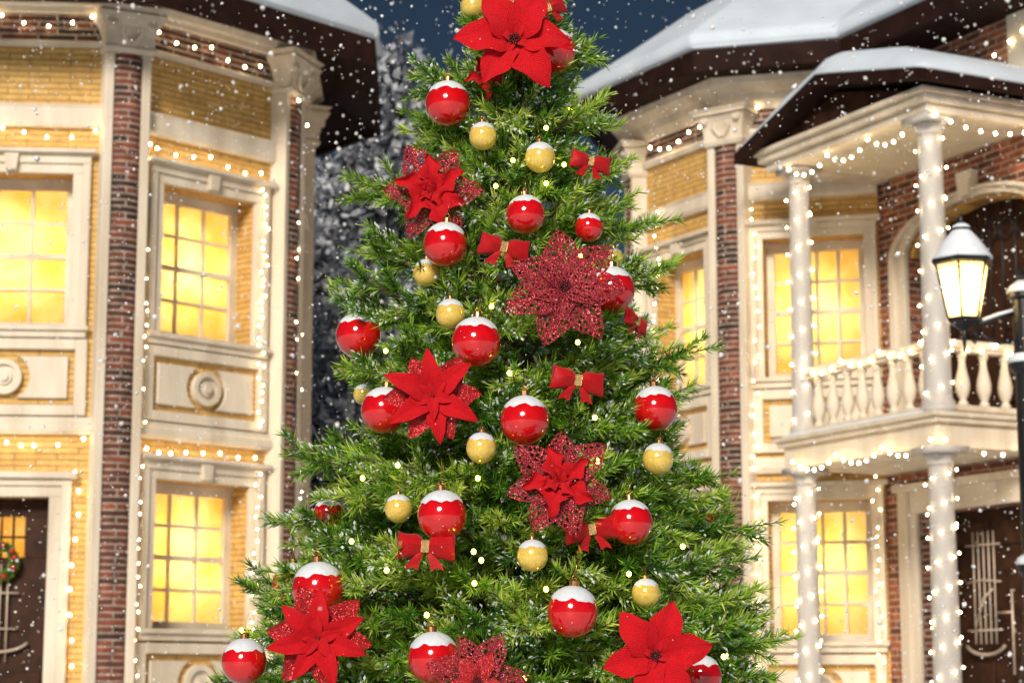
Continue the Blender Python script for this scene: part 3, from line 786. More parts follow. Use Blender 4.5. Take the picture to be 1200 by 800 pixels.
for i in range(-3, 4):
    gm.tube([FF.pt(uc + i * 0.3 + 0.12 * math.cos(q), -.22, zspring + 0.1 + .12 * math.sin(q)) for q in np.linspace(0, 6.28, 13)], 0.010, 5)
part('iron_grille', gm, M['iron'], adr, smooth=True)
rv = MB(); rv.band(FF, [(uc - (ar - .003) * math.cos(math.pi * i / 24), zspring + (ar - .003) * AE * math.sin(math.pi * i / 24)) for i in range(25)],
        [(uc - (ar - .09) * math.cos(math.pi * i / 24), zspring + (ar - .09) * AE * math.sin(math.pi * i / 24)) for i in range(25)], -.27, -.03)
part('arch_lining', rv, M['yellow'], HR)
# street door under the balcony
dm = MB(); dm.box(FF, dl0 + .02, dl1 - .02, -.34, -.27, 0.05, dztop)
for s in (0, 1):
    x0 = dl0 + .35 + s * 0.82
    dm.box(FF, x0, x0 + .60, -.27, -.245, 0.25, 0.75)
    dm.box(FF, x0, x0 + .60, -.27, -.245, dztop - .42, dztop - .14)
drr = part('door', dm, M['door'], HR, bevel=0.01)
dm = MB(); dm.box(FF, dl0 + .002, dl0 + .26, -.31, -.02, 0.02, dztop - .003); part('brick_jamb', dm, M['darkbrick'], HR)
u_g0, u_g1 = FF.hit(1142, 690, -.2)[0], FF.hit(1166, 690, -.2)[0]
zg = lambda x, y: FF.hit(x, y, -.2)[1]
gm = MB()
for i in range(5):
    u = u_g0 + (u_g1 - u_g0) * i / 4
    gm.tube([FF.pt(u, -.20, zg(1154, 754)), FF.pt(u, -.20, zg(1154, 622))], 0.011, 6)
for y in (638, 682, 738):
    gm.tube([FF.pt(u_g0 - .12, -.19, zg(1154, y)), FF.pt((u_g0 + u_g1) / 2, -.185, zg(1154, y) + (.03 if y == 682 else 0)), FF.pt(u_g1 + .12, -.19, zg(1154, y))], 0.011, 6)
um = (u_g0 + u_g1) / 2
gm.tube([FF.pt(um + .34 * math.sin(q), -.19, zg(1154, 752) - .14 * math.cos(q)) for q in np.linspace(-1.3, 1.3, 13)], 0.020, 8)
gm.tube([FF.pt(u_g0 + .02, -.185, zg(1154, 735)), FF.pt(um, -.185, zg(1154, 700)), FF.pt(u_g1 - .02, -.185, zg(1154, 690))], 0.014, 6)
part('iron_grille', gm, M['pale_iron'], drr, smooth=True)
hm = MB(); uh = FF.hit(1190, 720, -.2)[0]
hm.tube([FF.pt(uh, -.16, zg(1190, 790)), FF.pt(uh, -.16, zg(1190, 690))], 0.014, 8)
hm.tube([FF.pt(u_g1 + .05, -.19, zg(1180, 717)), FF.pt(uh, -.16, zg(1180, 717))], 0.014, 8)
part('handle', hm, M['pale_iron'], drr, smooth=True)
s = MB(); h = FF.hit(1058, 578)[1]
s.box(FF, dl0 - .30, dl0 - .12, -.02, .09, 0, h); s.box(FF, dl0 - .12, dl0, -.02, .05, 0, dztop)
s.box(FF, dl1, dl1 + .12, -.02, .05, 0, dztop); s.box(FF, dl1 + .12, dl1 + .30, -.02, .09, 0, h)
s.box(FF, dl0 - .12, dl1 + .12, -.02, .05, dztop, h); s.box(FF, dl0 - .34, dl1 + .34, -.02, .14, h, h + .09)
part('door_surround', s, M['trim'], HR, bevel=0.008)
qn = MB(); x = FF.hit(1196, 90)[0]
qn.box(FF, x - .12, x + .3, -.02, .08, FF.hit(1190, 122)[1], zs2 - .01); part('frieze_block', qn, M['trim'], HR, bevel=.01)

# ---- porch: deck, columns, balustrade, gabled roof
DU0, DU1, DD = -0.02, 3.0, 1.62
dth = 0.30
dk = MB()
dk.box(FF, DU0, DU1, 0.02, DD, deck_z - .05, deck_z)
dk.box(FF, DU0 + .04, DU1 - .04, 0.02, DD - .04, deck_z - .11, deck_z - .05)
dk.box(FF, DU0 + .10, DU1 - .10, 0.02, DD - .10, deck_z - .36, deck_z - .11)
deck = part('balcony_deck', dk, M['trim'], HR, bevel=.01)
sd = MB(); sd.box(FF, DU0 + .2, DU1 - .2, .6, DD - .03, deck_z + .002, deck_z + .03); part('snow', sd, M['snow'], deck)
ent_z = at(1097, 139, FF.pt(col2u, col2d, 0).y).z
def column(u, d, z0, z1, r):
    h = z1 - z0; c = FF.pt(u, d, z0)
    m = MB()
    m.lathe(c, [(r * 1.3, 0), (r * 1.3, .07), (r * 1.18, .075), (r * 1.22, .12), (r * 1.04, .15), (r, .18), (r * .97, h * .4), (r * .86, h - .24), (r * .86, h - .20), (r * .98, h - .19), (r * .98, h - .16), (r * .9, h - .15), (r * 1.05, h - .11), (r * 1.3, h - .075)], 28)
    a = FF.ang()
    m.lathe((c.x, c.y, c.z), [(r * 2.05, h - .075), (r * 2.05, h)], 4, a + math.pi / 4)
    o = part('column', m, M['column'], HR, smooth=False)
    for p in o.data.polygons: p.use_smooth = len(p.vertices) == 4 and abs(p.normal.z) < .8
    return o
c1u, c1d = FF.hit(941, 430, 1.36)[0], 1.36
cr2, cr1 = 0.148, 0.135
column(col2u, col2d, deck_z, ent_z, cr2); column(c1u, c1d, deck_z, ent_z, cr1)
column(col2u, col2d, 0.0, deck_z - .36, cr2); column(c1u, c1d, 0.0, deck_z - .36, cr1)
DU0 = c1u - .3
# balustrade
rail = MB(); rz = deck_z + 0.80
rail.box(FF, c1u + cr1 * .6, col2u - cr2 * .6, c1d - .07, c1d + .07, rz - .09, rz); rail.box(FF, c1u + cr1 * .6, col2u - cr2 * .6, c1d - .055, c1d + .055, rz - .13, rz - .09)
rail.box(FF, col2u - .07, col2u + .07, .02, col2d - cr2 * .6, rz - .09, rz); rail.box(FF, col2u - .055, col2u + .055, .02, col2d - cr2 * .6, rz - .13, rz - .09)
rail.box(FF, c1u + cr1 * .6, col2u - cr2 * .6, c1d - .075, c1d + .075, deck_z + .031, deck_z + .10); rail.box(FF, col2u - .075, col2u + .075, .02, col2d - cr2 * .6, deck_z + .031, deck_z + .10)
part('handrail', rail, M['trim'], HR, bevel=.012)
bm_ = MB(); hh = rz - .13 - deck_z - .10
bp = [(.055, 0), (.055, .04), (.035, .05), (.04, .075), (.055, .10), (.078, .17), (.082, .23), (.07, .30), (.045, .40), (.034, .48), (.033, hh - .09), (.045, hh - .075), (.034, hh - .06), (.052, hh - .04), (.052, hh)]
bm_.lathe((0, 0, 0), bp, 14)
bal = bm_.mesh('baluster', M['trim'], smooth=True)
ho = Vector(ORG[HR.name])
for i in range(8):
    u = c1u + .30 + (col2u - c1u - .56) * i / 7.0
    link('baluster', bal, HR, FF.pt(u, c1d, deck_z + .10) - ho)
for i in range(4):
    link('baluster', bal, HR, FF.pt(col2u, col2d - .33 - .29 * i, deck_z + .10) - ho)
# entablature, ceiling, roof
uA = c1u - .42; uCc = col2u + .34; dE = col2d + .22
eh = .25
en = MB()
en.box(FF, uA + .1, uCc - .1, dE - .36, dE, ent_z, ent_z + .10); en.box(FF, uA + .04, uCc - .04, dE - .36, dE + .07, ent_z + .10, ent_z + .19); en.box(FF, uA, uCc, dE - .36, dE + .13, ent_z + .19, ent_z + eh)
en.box(FF, uCc - .46, uCc - .1, 0.02, dE - .36, ent_z, ent_z + .10); en.box(FF, uCc - .46, uCc - .04, 0.02, dE - .36, ent_z + .10, ent_z + .19); en.box(FF, uCc - .46, uCc, 0.02, dE - .36, ent_z + .19, ent_z + eh)
en.box(FF, uA + .1, uA + .4, 0.02, dE - .36, ent_z, ent_z + .19); en.box(FF, uA, uA + .4, 0.02, dE - .36, ent_z + .19, ent_z + eh)
part('entablature', en, M['trim'], HR, bevel=.01)
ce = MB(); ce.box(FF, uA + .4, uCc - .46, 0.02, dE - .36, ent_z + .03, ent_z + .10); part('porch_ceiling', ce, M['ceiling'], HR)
uB = (uA + uCc) / 2 - .1; ez = ent_z + eh; pk = .42
gb_ = MB(); gb_.prism(FF, [(uA + .15, ez), (uCc - .15, ez), (uB, ez + pk * .9)], dE - .10, dE - .02); part('gable', gb_, M['door'], HR)
rb = MB(); o1 = .16; th = .125
prof = [(uA - o1, ez - .12), (uB, ez + pk), (uCc + o1, ez - .0), (uCc + o1, ez + th), (uB, ez + pk + th * 1.05), (uA - o1, ez + th - .12)]
for q in ((0, 1, 4, 5), (1, 2, 3, 4)):
    rb.prism(FF, [prof[i] for i in q], 0.01, dE + .27)
prf = part('porch_roof', rb, M['eave'], HR)
# rounded snow blanket on the porch roof
sn = MB(); nu, nv = 26, 12
grid = []
for j in range(nv + 1):
    for i in range(nu + 1):
        a = i / nu; b_ = j / nv
        u = (uA - o1 + .03) + (uCc - uA + 2 * o1 - .06) * a; d = 0.02 + (dE + .24 - .02) * b_
        zr_ = ez + th + (pk * (1 - abs(u - uB) / ((uB - uA + o1) if u < uB else (uCc + o1 - uB))))
        edge = min(1, 4.5 * min(a, 1 - a)) ** .5 * (min(1, 5.0 * (1 - b_)) ** .5)
        hgt = .04 + .30 * edge - (.12 * (uB - u) / (uB - uA + o1) if u < uB else 0) * (1 + .25 * math.sin(u * 2.3 + 1) * math.cos(d * 2.0)) * (1.0 if u < uB + .5 else max(.55, 1 - .25 * (u - uB - .5)))
        grid.append(FF.pt(u, d, zr_ + hgt))
low = [Vector(p) for p in grid]
W1 = nu + 1
fs = [(j * W1 + i, j * W1 + i + 1, (j + 1) * W1 + i + 1, (j + 1) * W1 + i) for j in range(nv) for i in range(nu)]
o = len(grid)
bot = []
for j in range(nv + 1):
    for i in range(nu + 1):
        a = i / nu; u = (uA - o1 + .03) + (uCc - uA + 2 * o1 - .06) * a; d = 0.02 + (dE + .24 - .02) * j / nv
        zr_ = ez + th + (pk * (1 - abs(u - uB) / ((uB - uA + o1) if u < uB else (uCc + o1 - uB))))
        bot.append(FF.pt(u, d, zr_ + .004 - (.12 * (uB - u) / (uB - uA + o1) if u < uB else 0)))
fs += [(o + j * W1 + i, o + j * W1 + i + 1, o + (j + 1) * W1 + i + 1, o + (j + 1) * W1 + i) for j in range(nv) for i in range(nu)]
rim = [i for i in range(W1)] + [j * W1 + nu for j in range(1, nv + 1)] + [nv * W1 + i for i in range(nu - 1, -1, -1)] + [j * W1 for j in range(nv - 1, 0, -1)]
fs += [(rim[i], rim[(i + 1) % len(rim)], o + rim[(i + 1) % len(rim)], o + rim[i]) for i in range(len(rim))]
sn.add(grid + bot, fs); part('snow', sn, M['roofsnow'], prf, smooth=True)

# ================================================================== STREET LAMP
LY = 16.0
lc = at(1130, 373, LY); pp = at(1201, 400, LY)
SL = thing('street_lamp', 'black iron street lamp with glowing lantern and snow on its cap', 'street lamp', (pp.x, pp.y, 0))
zz = lambda y: at(1200, y, LY).z
m = MB()
m.lathe((pp.x, pp.y, 0), [(.20, 0), (.20, .25), (.14, .35), (.10, .9), (.085, zz(660)), (.085, zz(352))], 16)
for y in (424, 660):
    m.lathe((pp.x, pp.y, zz(y)), [(.085, -.10), (.12, -.06), (.13, 0), (.10, .03), (.086, .06)], 16)
m.lathe((pp.x, pp.y, zz(352)), [(.085, 0), (.12, .02), (.12, .06), (.04, .10), (.03, .16), (.05, .19), (.01, .25)], 16)
part('post', m, M['iron'], SL, smooth=False)
m = MB()
m.lathe((pp.x, pp.y, zz(352) + .055), [(.124, 0), (.13, .02), (.10, .06), (.045, .10)], 14); part('snow', m, M['snow'], SL, smooth=True)
for y in (424, 660):
    m = MB(); m.lathe((pp.x, pp.y, zz(y) - .01), [(.132, 0), (.14, .02), (.12, .055), (.088, .075)], 14); part('snow', m, M['snow'], SL, smooth=True)
m = MB()
j1 = at(1145, 378, LY); j2 = Vector((pp.x - .06, pp.y, zz(368)))
arm = [lc + Vector((0.02, 0, -.06)), at(1150, 379, LY), at(1170, 372, LY), Vector((pp.x - .06, pp.y, zz(366)))]
m.tube(arm, .018, 8)
m.tube([at(1142, 388, LY), at(1146, 396, LY), at(1143, 402, LY), at(1138, 398, LY), at(1142, 388, LY), at(1158, 396, LY), at(1172, 402, LY), at(1190, 400, LY)], .012, 6)
m.tube([at(1130, 376, LY), at(1130, 395, LY), at(1131, 412, LY)], .030, 8, .010)
part('bracket', m, M['iron'], SL, smooth=True)
m = MB(); m.tube([p + Vector((0, 0, .024)) for p in (at(1152, 378.5, LY), at(1170, 372, LY), at(1188, 367, LY))], .016, 8); part('snow', m, M['snow'], SL, smooth=True)
sc = lambda px: px * LY / FPX / .987
zb_, ztp = lc.z, at(1130, 310, LY).z
m = MB(); rot = R(10)
m.lathe((lc.x, lc.y, zb_ - .03), [(.04, -.06), (.08, -.03), (sc(20), 0), (sc(21), .03)], 6, rot)
H6 = [(math.cos(rot + k * math.pi / 3), math.sin(rot + k * math.pi / 3)) for k in range(6)]
for cx, cy in H6:
    m.tube([(lc.x + sc(20) * cx, lc.y + sc(20) * cy, zb_), (lc.x + sc(33) * cx, lc.y + sc(33) * cy, ztp)], .010, 6)
m.lathe((lc.x, lc.y, ztp), [(sc(33), -.01), (sc(38), .0), (sc(38), .03), (sc(34), .045)], 6, rot)
lan = part('lantern', m, M['iron'], SL)
m = MB(); m.lathe((lc.x, lc.y, zb_), [(sc(18.5), 0.002), (sc(31.5), ztp - zb_ - .012)], 6, rot); part('glass', m, M['lampglass'], lan)
m = MB(); m.lathe((lc.x, lc.y, ztp + .035), [(sc(36), 0), (sc(35), .02), (sc(30), .07), (sc(22), .15), (sc(13), .22), (sc(8), .25)], 12, rot); part('snow', m, M['snow'], lan, smooth=True)
lpd = bpy.data.lights.new('lantern_flame', 'POINT'); lpd.energy = 16; lpd.color = (1, .82, .52); lpd.shadow_soft_size = .05
lpo = bpy.data.objects.new('lantern_flame', lpd); COL.objects.link(lpo); lpo.location = (lc.x, lc.y, zb_ + (ztp - zb_) * .52)
zf = ztp + .27
m = MB(); m.lathe((lc.x, lc.y, zf), [(sc(11), 0), (sc(12), .015), (sc(7), .04), (sc(5), .06), (sc(3), .085), (sc(4), .10), (sc(1), .13)], 12); part('finial', m, M['iron'], lan, smooth=True)
m = MB(); m.lathe((lc.x, lc.y, zf + .016), [(sc(11.5), 0), (sc(10), .02), (sc(6), .038)], 12); part('snow', m, M['snow'], lan, smooth=True)

# ================================================================== FAIRY LIGHTS ON THE HOUSES
def on(F, pxs, d=.12):
    out = []
    for x, y in pxs:
        u, z = F.hit(x, y, d); out.append(F.pt(u, d, z))
    return out
strand('string of warm bulbs under the left house cornice, along its dark brick frieze',
       on(FA, [(2, 18), (28, 27), (57, 31), (85, 27), (108, 20)]) + on(FB, [(186, 38), (207, 51), (228, 56), (248, 56), (267, 71), (287, 79), (305, 78)]) + on(FC, [(350, 118), (352, 127), (355, 138), (360, 147)]))
strand('string of warm bulbs below the upper cream band, above the left house upper windows',
       on(FA, [(3, 150), (28, 155), (55, 161), (84, 161), (112, 154)]) + on(FB, [(176, 169), (184, 174), (206, 182), (227, 184), (247, 184), (267, 196), (287, 203), (306, 203)]))
strand('string of warm bulbs between the storeys of the left house, below its middle cream band',
       on(FA, [(8, 518), (25, 522), (40, 522), (68, 521), (98, 514)]) + on(FB, [(172, 525), (186, 530), (200, 531), (218, 530), (238, 531), (258, 531), (279, 536), (299, 536)]))
strand('string of warm bulbs running down beside the dark door with the wreath',
       on(FA, [(88, 553), (92, 575), (92, 603), (88, 632), (84, 662), (82, 690), (82, 720), (84, 750), (84, 780)]))
def vert(F, x0, y0, x1, y1, n, jit=4.5, d=.13):
    return on(F, [(x0 + (x1 - x0) * i / (n - 1) + rnd.uniform(-jit, jit), y0 + (y1 - y0) * i / (n - 1) + rnd.uniform(-4, 4)) for i in range(n)], d)
strand('dense string of small bulbs between the upper window and far pilaster of the left house', vert(FB, 312, 222, 304, 500, 30), r=.0085)
strand('dense string of small bulbs down the left house beside the lower right window', vert(FB, 303, 545, 296, 790, 20), r=.0085)
strand('string of small bulbs on the left house between the thick brick pilaster and upper window', vert(FB, 171, 182, 166, 510, 24), r=.008)
strand('string of small bulbs on the left house between the thick brick pilaster and lower window', vert(FB, 164, 545, 158, 790, 18), r=.008)
strand('string of small bulbs down the narrow far facet of the left house', vert(FC, 352, 215, 349, 640, 40, 4), r=.009)
strand('string of warm bulbs under the right house cornice left of the porch',
       on(FD, [(762, 173), (773, 175), (784, 174), (795, 166), (807, 155), (820, 149)]) + on(FE, [(888, 126), (912, 131)]))
strand('string of warm bulbs high on the red brick wall above the porch snow', on(FF, [(1135, 85), (1147, 75), (1165, 65), (1183, 49), (1198, 36)]))
strand('string of small bulbs down the left facet of the right house beside its upper window', vert(FD, 767, 245, 770, 520, 26), r=.009)
strand('string of small bulbs down the right house beside its brick pilaster, left of the porch', vert(FE, 884, 245, 889, 780, 36), r=.008)
strand('string of small bulbs between the lower porch window and the brick wing', vert(FE, 1026, 560, 1034, 790, 18), r=.008)
def spiral(u, d, r, z0, z1, turns, n):
    return [FF.pt(u + (r + .018) * math.sin(2 * math.pi * turns * i / n), d + (r + .018) * math.cos(2 * math.pi * turns * i / n), z0 + (z1 - z0) * i / n) for i in range(n + 1)]
zt, db = ent_z - .25, deck_z - .6
strand('string of bulbs wound round the upper front porch column, beside the glowing lantern', spiral(col2u, col2d, cr2, deck_z + .2, zt, 8.3, 46), r=.010, wr=.0015)
strand('string of bulbs wound round the upper rear porch column, before the upper window', spiral(c1u, c1d, cr1, deck_z + .2, zt, 8.3, 42), r=.010, wr=.0015)
strand('string of bulbs wound round the lower front porch column, beside the right door', spiral(col2u, col2d, cr2, .25, db, 8.4, 48), r=.010, wr=.0015)
strand('string of bulbs wound round the lower rear porch column, before the lower window', spiral(c1u, c1d, cr1, .25, db, 8.4, 44), r=.010, wr=.0015)
def swags(p0, p1, n, k, dip):
    out = []
    for i in range(n * k + 1):
        a = i / (n * k); p = Vector(p0).lerp(Vector(p1), a); b_ = (i % k) / k; p.z -= dip * 4 * b_ * (1 - b_); out.append(p)
    return out
strand('swagged string of bulbs under the porch ceiling, between its two upper columns', swags(FF.pt(c1u + .1, dE - .05, ent_z - .05), FF.pt(col2u - .1, dE - .05, ent_z - .05), 3, 5, .14))
strand('string of bulbs under the porch roof right of the front column', swags(FF.pt(col2u + .26, dE - .1, ent_z - .03), FF.pt(col2u + .26, .1, ent_z - .03), 1, 7, .12))
strand('string of bulbs along the sloping balcony handrail between the columns', swags(FF.pt(c1u + .15, c1d + .10, rz - .02), FF.pt(col2u - .2, c1d + .10, rz - .02), 3, 4, .09))
strand('string of bulbs on the short balcony railing behind the street lamp', swags(FF.pt(col2u + .1, col2d - .15, rz - .04), FF.pt(col2u + .1, .1, rz - .04), 2, 3, .08))
strand('swagged string of bulbs hanging from the balcony deck edge', swags(FF.pt(c1u + .1, DD - .02, deck_z - .30), FF.pt(col2u + .1, DD - .02, deck_z - .30), 3, 6, .13) + swags(FF.pt(DU1 - .02, DD - .15, deck_z - .30), FF.pt(DU1 - .02, .2, deck_z - .30), 1, 5, .13))

# ================================================================== FROSTED TREES BEHIND
def frosted_tree(label, px, Y, top, spread, seed):
    rg = np.random.default_rng(seed); b = at(px, 500, Y); b.z = 0
    z1 = at(px, top, Y).z
    T = thing('frosted_tree', label, 'tree', b, group='frosted trees behind the houses')
    m = MB(); m.tube([(b.x, b.y, 0), (b.x + .1, b.y, z1 * .4), (b.x - .05, b.y, z1 * .96)], .20, 8, .02)
    lens = []
    vs, ts = [], []
    nb = 60
    for i in range(nb):
        zb = z1 * (.12 + .86 * (i / nb) ** 1.0); ph = rg.uniform(0, 6.28)
        L = spread * (1.05 - .8 * (i / nb)) * rg.uniform(.55, 1.05)
        s = Vector((b.x, b.y, zb)); e = s + Vector((L * math.cos(ph), L * math.sin(ph), L * rg.uniform(-.25, .45)))
        mid = s.lerp(e, .5) + Vector((0, 0, .1))
        m.tube([s, mid, e], .035, 5, .008)
        nc = int(5 + L * 5)
        for j in range(nc):
            t = rg.uniform(.25, 1.05)
            c = np.array(s.lerp(e, t)) + rg.normal(size=3) * .22
            k = 46
            p = c + rg.normal(size=(k, 3)) * np.array([.22, .22, .15]) * rg.uniform(.6, 1.3)
            d = rg.normal(size=(k, 3)); d /= np.linalg.norm(d, axis=1, keepdims=True)
            tb = rg.beta(1.1, 1.1)
            v, tt = needle_arrays(p, d, rg.uniform(.10, .22, k), np.clip(rg.normal(tb, .10, k), 0, 1), rg.uniform(.06, .13, k))
            vs.append(v); ts.append(tt)
    part('trunk', m, M['bark'], T, smooth=True)
    needle_object('crown', np.concatenate(vs), np.concatenate(ts), M['frost'], T, b)
frosted_tree('tall frosted tree right beside the left house, its tip near the brown eave', 432, 34, 45, 2.0, 1)
frosted_tree('frosted tree behind the decorated tree, left of its upper boughs', 500, 38, 120, 2.3, 2)
frosted_tree('frosted tree mostly hidden by the left house wall', 375, 36, 215, 2.2, 3)

# ================================================================== CHRISTMAS TREE
TY = 6.4
ax = at(606, 400, TY); AX = ax.x
z_ap = at(600, -55, TY).z
RZ_Y = [-55, 0, 60, 150, 220, 300, 400, 500, 600, 700, 800, 900]
RZ_R = [.01, .06, .095, .12, .185, .265, .35, .43, .54, .66, .73, .79][::-1]
RZ_Z = [at(600, y_, TY).z for y_ in RZ_Y][::-1]
def Rz(z):
    return float(np.interp(z, RZ_Z, RZ_R))
XT = thing('christmas_tree', 'tall decorated green fir tree dusted with snow, standing before both houses', 'christmas tree', (AX, TY, 0))
tr = MB(); tr.tube([(AX, TY, 0), (AX, TY, 1.2), (AX, TY, z_ap)], .055, 10, .008)
tw_b, tw_d, tw_l, tw_t = [], [], [], []
def twig(p, d, l, tint):
    tw_b.append(tuple(p)); tw_d.append(tuple(d.normalized())); tw_l.append(l); tw_t.append(tint)
def bough(zb, ph, L, elev, tint, dens=1.0):
    s = Vector((AX, TY, zb)); dirv = Vector((math.cos(ph) * math.cos(elev), math.sin(ph) * math.cos(elev), math.sin(elev)))
    e = s + dirv * L
    tr.tube([s, s.lerp(e, .5) + Vector((0, 0, -.02)), e], .007, 4, .003)
    side = dirv.cross(Vector((0, 0, 1))).normalized(); upv = side.cross(dirv)
    n = max(2, int(L * .72 / .052 * dens))
    for i in range(n):
        t = 1 - (i / n) * .72
        p = s + dirv * (L * t)
        sg = 1 if i % 2 else -1
        a = rnd.uniform(.45, 1.0) * sg; b_ = rnd.uniform(-.5, .6)
        d = dirv * math.cos(a) + side * math.sin(a) + upv * b_
        twig(p, d, rnd.uniform(.09, .16) * (1.15 - .3 * t), tint + rnd.uniform(-.12, .12))
    twig(e - dirv * .08, dirv + upv * rnd.uniform(-.1, .3), rnd.uniform(.14, .20), tint + .08)
z = .12
while z < z_ap - .02:
    r = Rz(z); n = max(9, int(2 * math.pi * r / .105)); off = rnd.uniform(0, 6.28)
    for i in range(n):
        ph = off + 2 * math.pi * i / n + rnd.uniform(-.12, .12)
        back = math.sin(ph) > .35
        if back and i % 2: continue
        el = rnd.uniform(-.08, .36); L = Rz(z + r * math.sin(el)) * rnd.uniform(.72, 1.06)
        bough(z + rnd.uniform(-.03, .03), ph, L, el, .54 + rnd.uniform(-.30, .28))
    z += .080 if r > .22 else .052
# boughs that stick out of the outline
for px, py, zoff in ((262, 695, .10), (268, 745, .10), (345, 540, .12), (352, 640, .06), (335, 612, .08), (405, 350, .14), (432, 300, .08), (432, 222, .05), (405, 440, .1), (890, 618, .08), (905, 742, .10), (838, 560, .10), (812, 415, .14), (788, 318, .10), (765, 262, .08), (880, 780, .10), (800, 470, .1), (716, 205, .06), (700, 150, .05), (505, 150, .05), (512, 95, .04), (688, 62, .04), (870, 700, .08), (240, 797, .1)):
    tip = at(px, py, TY - .02)
    v = (tip - Vector((AX, TY, tip.z - zoff))) * (.93 if py < 640 else .88); L = v.length
    bough(tip.z - zoff, math.atan2(v.y, v.x), L, math.asin(zoff / L), .50 + rnd.uniform(-.1, .15), 1.3)
    for q in range(4 if py > 400 else 3):
        j = Vector((rnd.uniform(-.05, .02), rnd.uniform(-.10, .10), rnd.uniform(-.06, .05)))
        v2 = v * rnd.uniform(.72, .93) + j
        bough(tip.z - zoff, math.atan2(v2.y, v2.x), v2.length, math.asin(max(-.5, min(.5, (zoff + j.z) / v2.length))), .50 + rnd.uniform(-.12, .15), 1.0)
# upright leader
for i in range(10):
    a = i * 2.4; twig(Vector((AX, TY, z_ap - .04 * i)), Vector((math.cos(a) * .6, math.sin(a) * .6, .8)), .12, .45)
B = np.array(tw_b); D = np.array(tw_d); Ln = np.array(tw_l); Tn = np.array(tw_t)
K = 76
nT = len(B)
tpos = npr.uniform(.02, 1.0, (nT, K)); ps = npr.uniform(0, 2 * np.pi, (nT, K))
rv = npr.normal(size=(nT, 3)); s1 = np.cross(D, rv); s1 /= np.linalg.norm(s1, axis=1, keepdims=True); s2 = np.cross(D, s1)
cone = npr.uniform(R(36), R(72), (nT, K)) * (1 - .35 * tpos)
radial = s1[:, None, :] * np.cos(ps)[..., None] + s2[:, None, :] * np.sin(ps)[..., None]
nd = D[:, None, :] * np.cos(cone)[..., None] + radial * np.sin(cone)[..., None]
nd[..., 2] += .10
nd /= np.linalg.norm(nd, axis=2, keepdims=True)
nb_ = B[:, None, :] + D[:, None, :] * (Ln[:, None] * tpos)[..., None]
nl = npr.uniform(.024, .050, (nT, K))
tint = np.clip(Tn[:, None] + npr.normal(0, .13, (nT, K)), 0, 1)
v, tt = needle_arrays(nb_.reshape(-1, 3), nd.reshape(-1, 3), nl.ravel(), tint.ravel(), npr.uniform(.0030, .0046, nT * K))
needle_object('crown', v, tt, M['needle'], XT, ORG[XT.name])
tm = MB()
for i in range(nT):
    p = Vector(tw_b[i]); tr.tube([p, p + Vector(tw_d[i]) * tw_l[i]], .0028, 3, .0015)
part('trunk', tr, M['bark'], XT, smooth=False, fix=False)
# snow dust on needle tips of some twigs
sm = MB()
nbf, ndf, nlf = nb_.reshape(-1, 3), nd.reshape(-1, 3), nl.ravel()
snowy = npr.random(nT) < .34
cand = np.where(np.repeat(snowy, K) & (npr.random(nT * K) < .24) & (nbf[:, 1] < TY + .1))[0]
cand = np.concatenate([cand, np.where((npr.random(nT * K) < .014) & (nbf[:, 1] < TY))[0]])
for i in cand:
    c = nbf[i] + ndf[i] * nlf[i] * npr.uniform(.4, 1.0); r = rnd.uniform(.0022, .0058)
    d = ndf[i]; o = Vector((rnd.uniform(-1, 1), rnd.uniform(-1, 1), rnd.uniform(-1, 1))) * .5
    vs = [Vector(c) + Vector(d) * r * 2.0, Vector(c) - Vector(d) * r * 1.6, Vector(c) + Vector((r * .9, 0, .3 * r)), Vector(c) - Vector((r * .9, 0, -.3 * r)), Vector(c) + Vector((0, -r * .8, r * .8))]
    sm.add(vs, [(0, 2, 4), (2, 1, 4), (1, 3, 4), (3, 0, 4), (0, 3, 2), (1, 2, 3)])
o = part('snow', sm, M['snow'], XT, fix=False); o['kind'] = 'stuff'

# ------------------------------------------------------------------ ornaments
def surf(px, py, out=.0):
    """point on the tree's front surface behind this pixel"""
    Y = TY
    for _ in range(8):
        P = at(px, py, Y); r = Rz(P.z) + .045 + out; dx = P.x - AX
        Y = TY - math.sqrt(max(0.0, r * r - dx * dx)) if abs(dx) < r else TY - .04
    return at(px, py, Y), Y
def mpp(P): return (P.y * CP + (P.z - CAMZ) * SP) / FPX     # metres per photo pixel

bs_ = MB(); bs_.sphere((0, 0, 0), 1.0, 40, 26); BALL = bs_.mesh('ball', M['redball'], smooth=True)
bs_ = MB(); bs_.sphere((0, 0, 0), 1.0, 32, 20); GBALL = bs_.mesh('ball', M['goldball'], smooth=True)
def capmesh(seed):
    r = random.Random(seed); m = MB(); n, k = 48, 9; vs = []; fs = []
    ph = [r.uniform(0, 6.28) for _ in range(4)]
    for i in range(n):
        a = 2 * math.pi * i / n
        lim = R(58 + 2 * (seed % 4)) + R(3) * math.sin(5 * a + ph[0]) + R(2.5) * math.sin(9 * a + ph[1]) + R(1.5) * math.sin(15 * a + ph[2])
        for j in range(k + 1):
            t = lim * j / k; q = 1.012 + .028 * math.sqrt(max(0, 1 - (j / k) ** 4)) + r.uniform(-.006, .006) * (j < k)
            if j == k: q = 1.001
            vs.append((q * math.sin(t) * math.cos(a), q * math.sin(t) * math.sin(a), q * math.cos(t)))
    for i in range(n):
        i2 = (i + 1) % n
        for j in range(k): fs.append((i * (k + 1) + j, i2 * (k + 1) + j, i2 * (k + 1) + j + 1, i * (k + 1) + j + 1))
    m.add(vs, fs); return m.mesh('snow_cap', M['snow'], smooth=True)
CAPS = [capmesh(i) for i in range(7)]
m = MB(); m.lathe((0, 0, 1.0), [(.20, -.02), (.20, .22), (.17, .26), (.06, .27)], 16); MCAP = m.mesh('metal_cap', M['goldcap'], smooth=False)
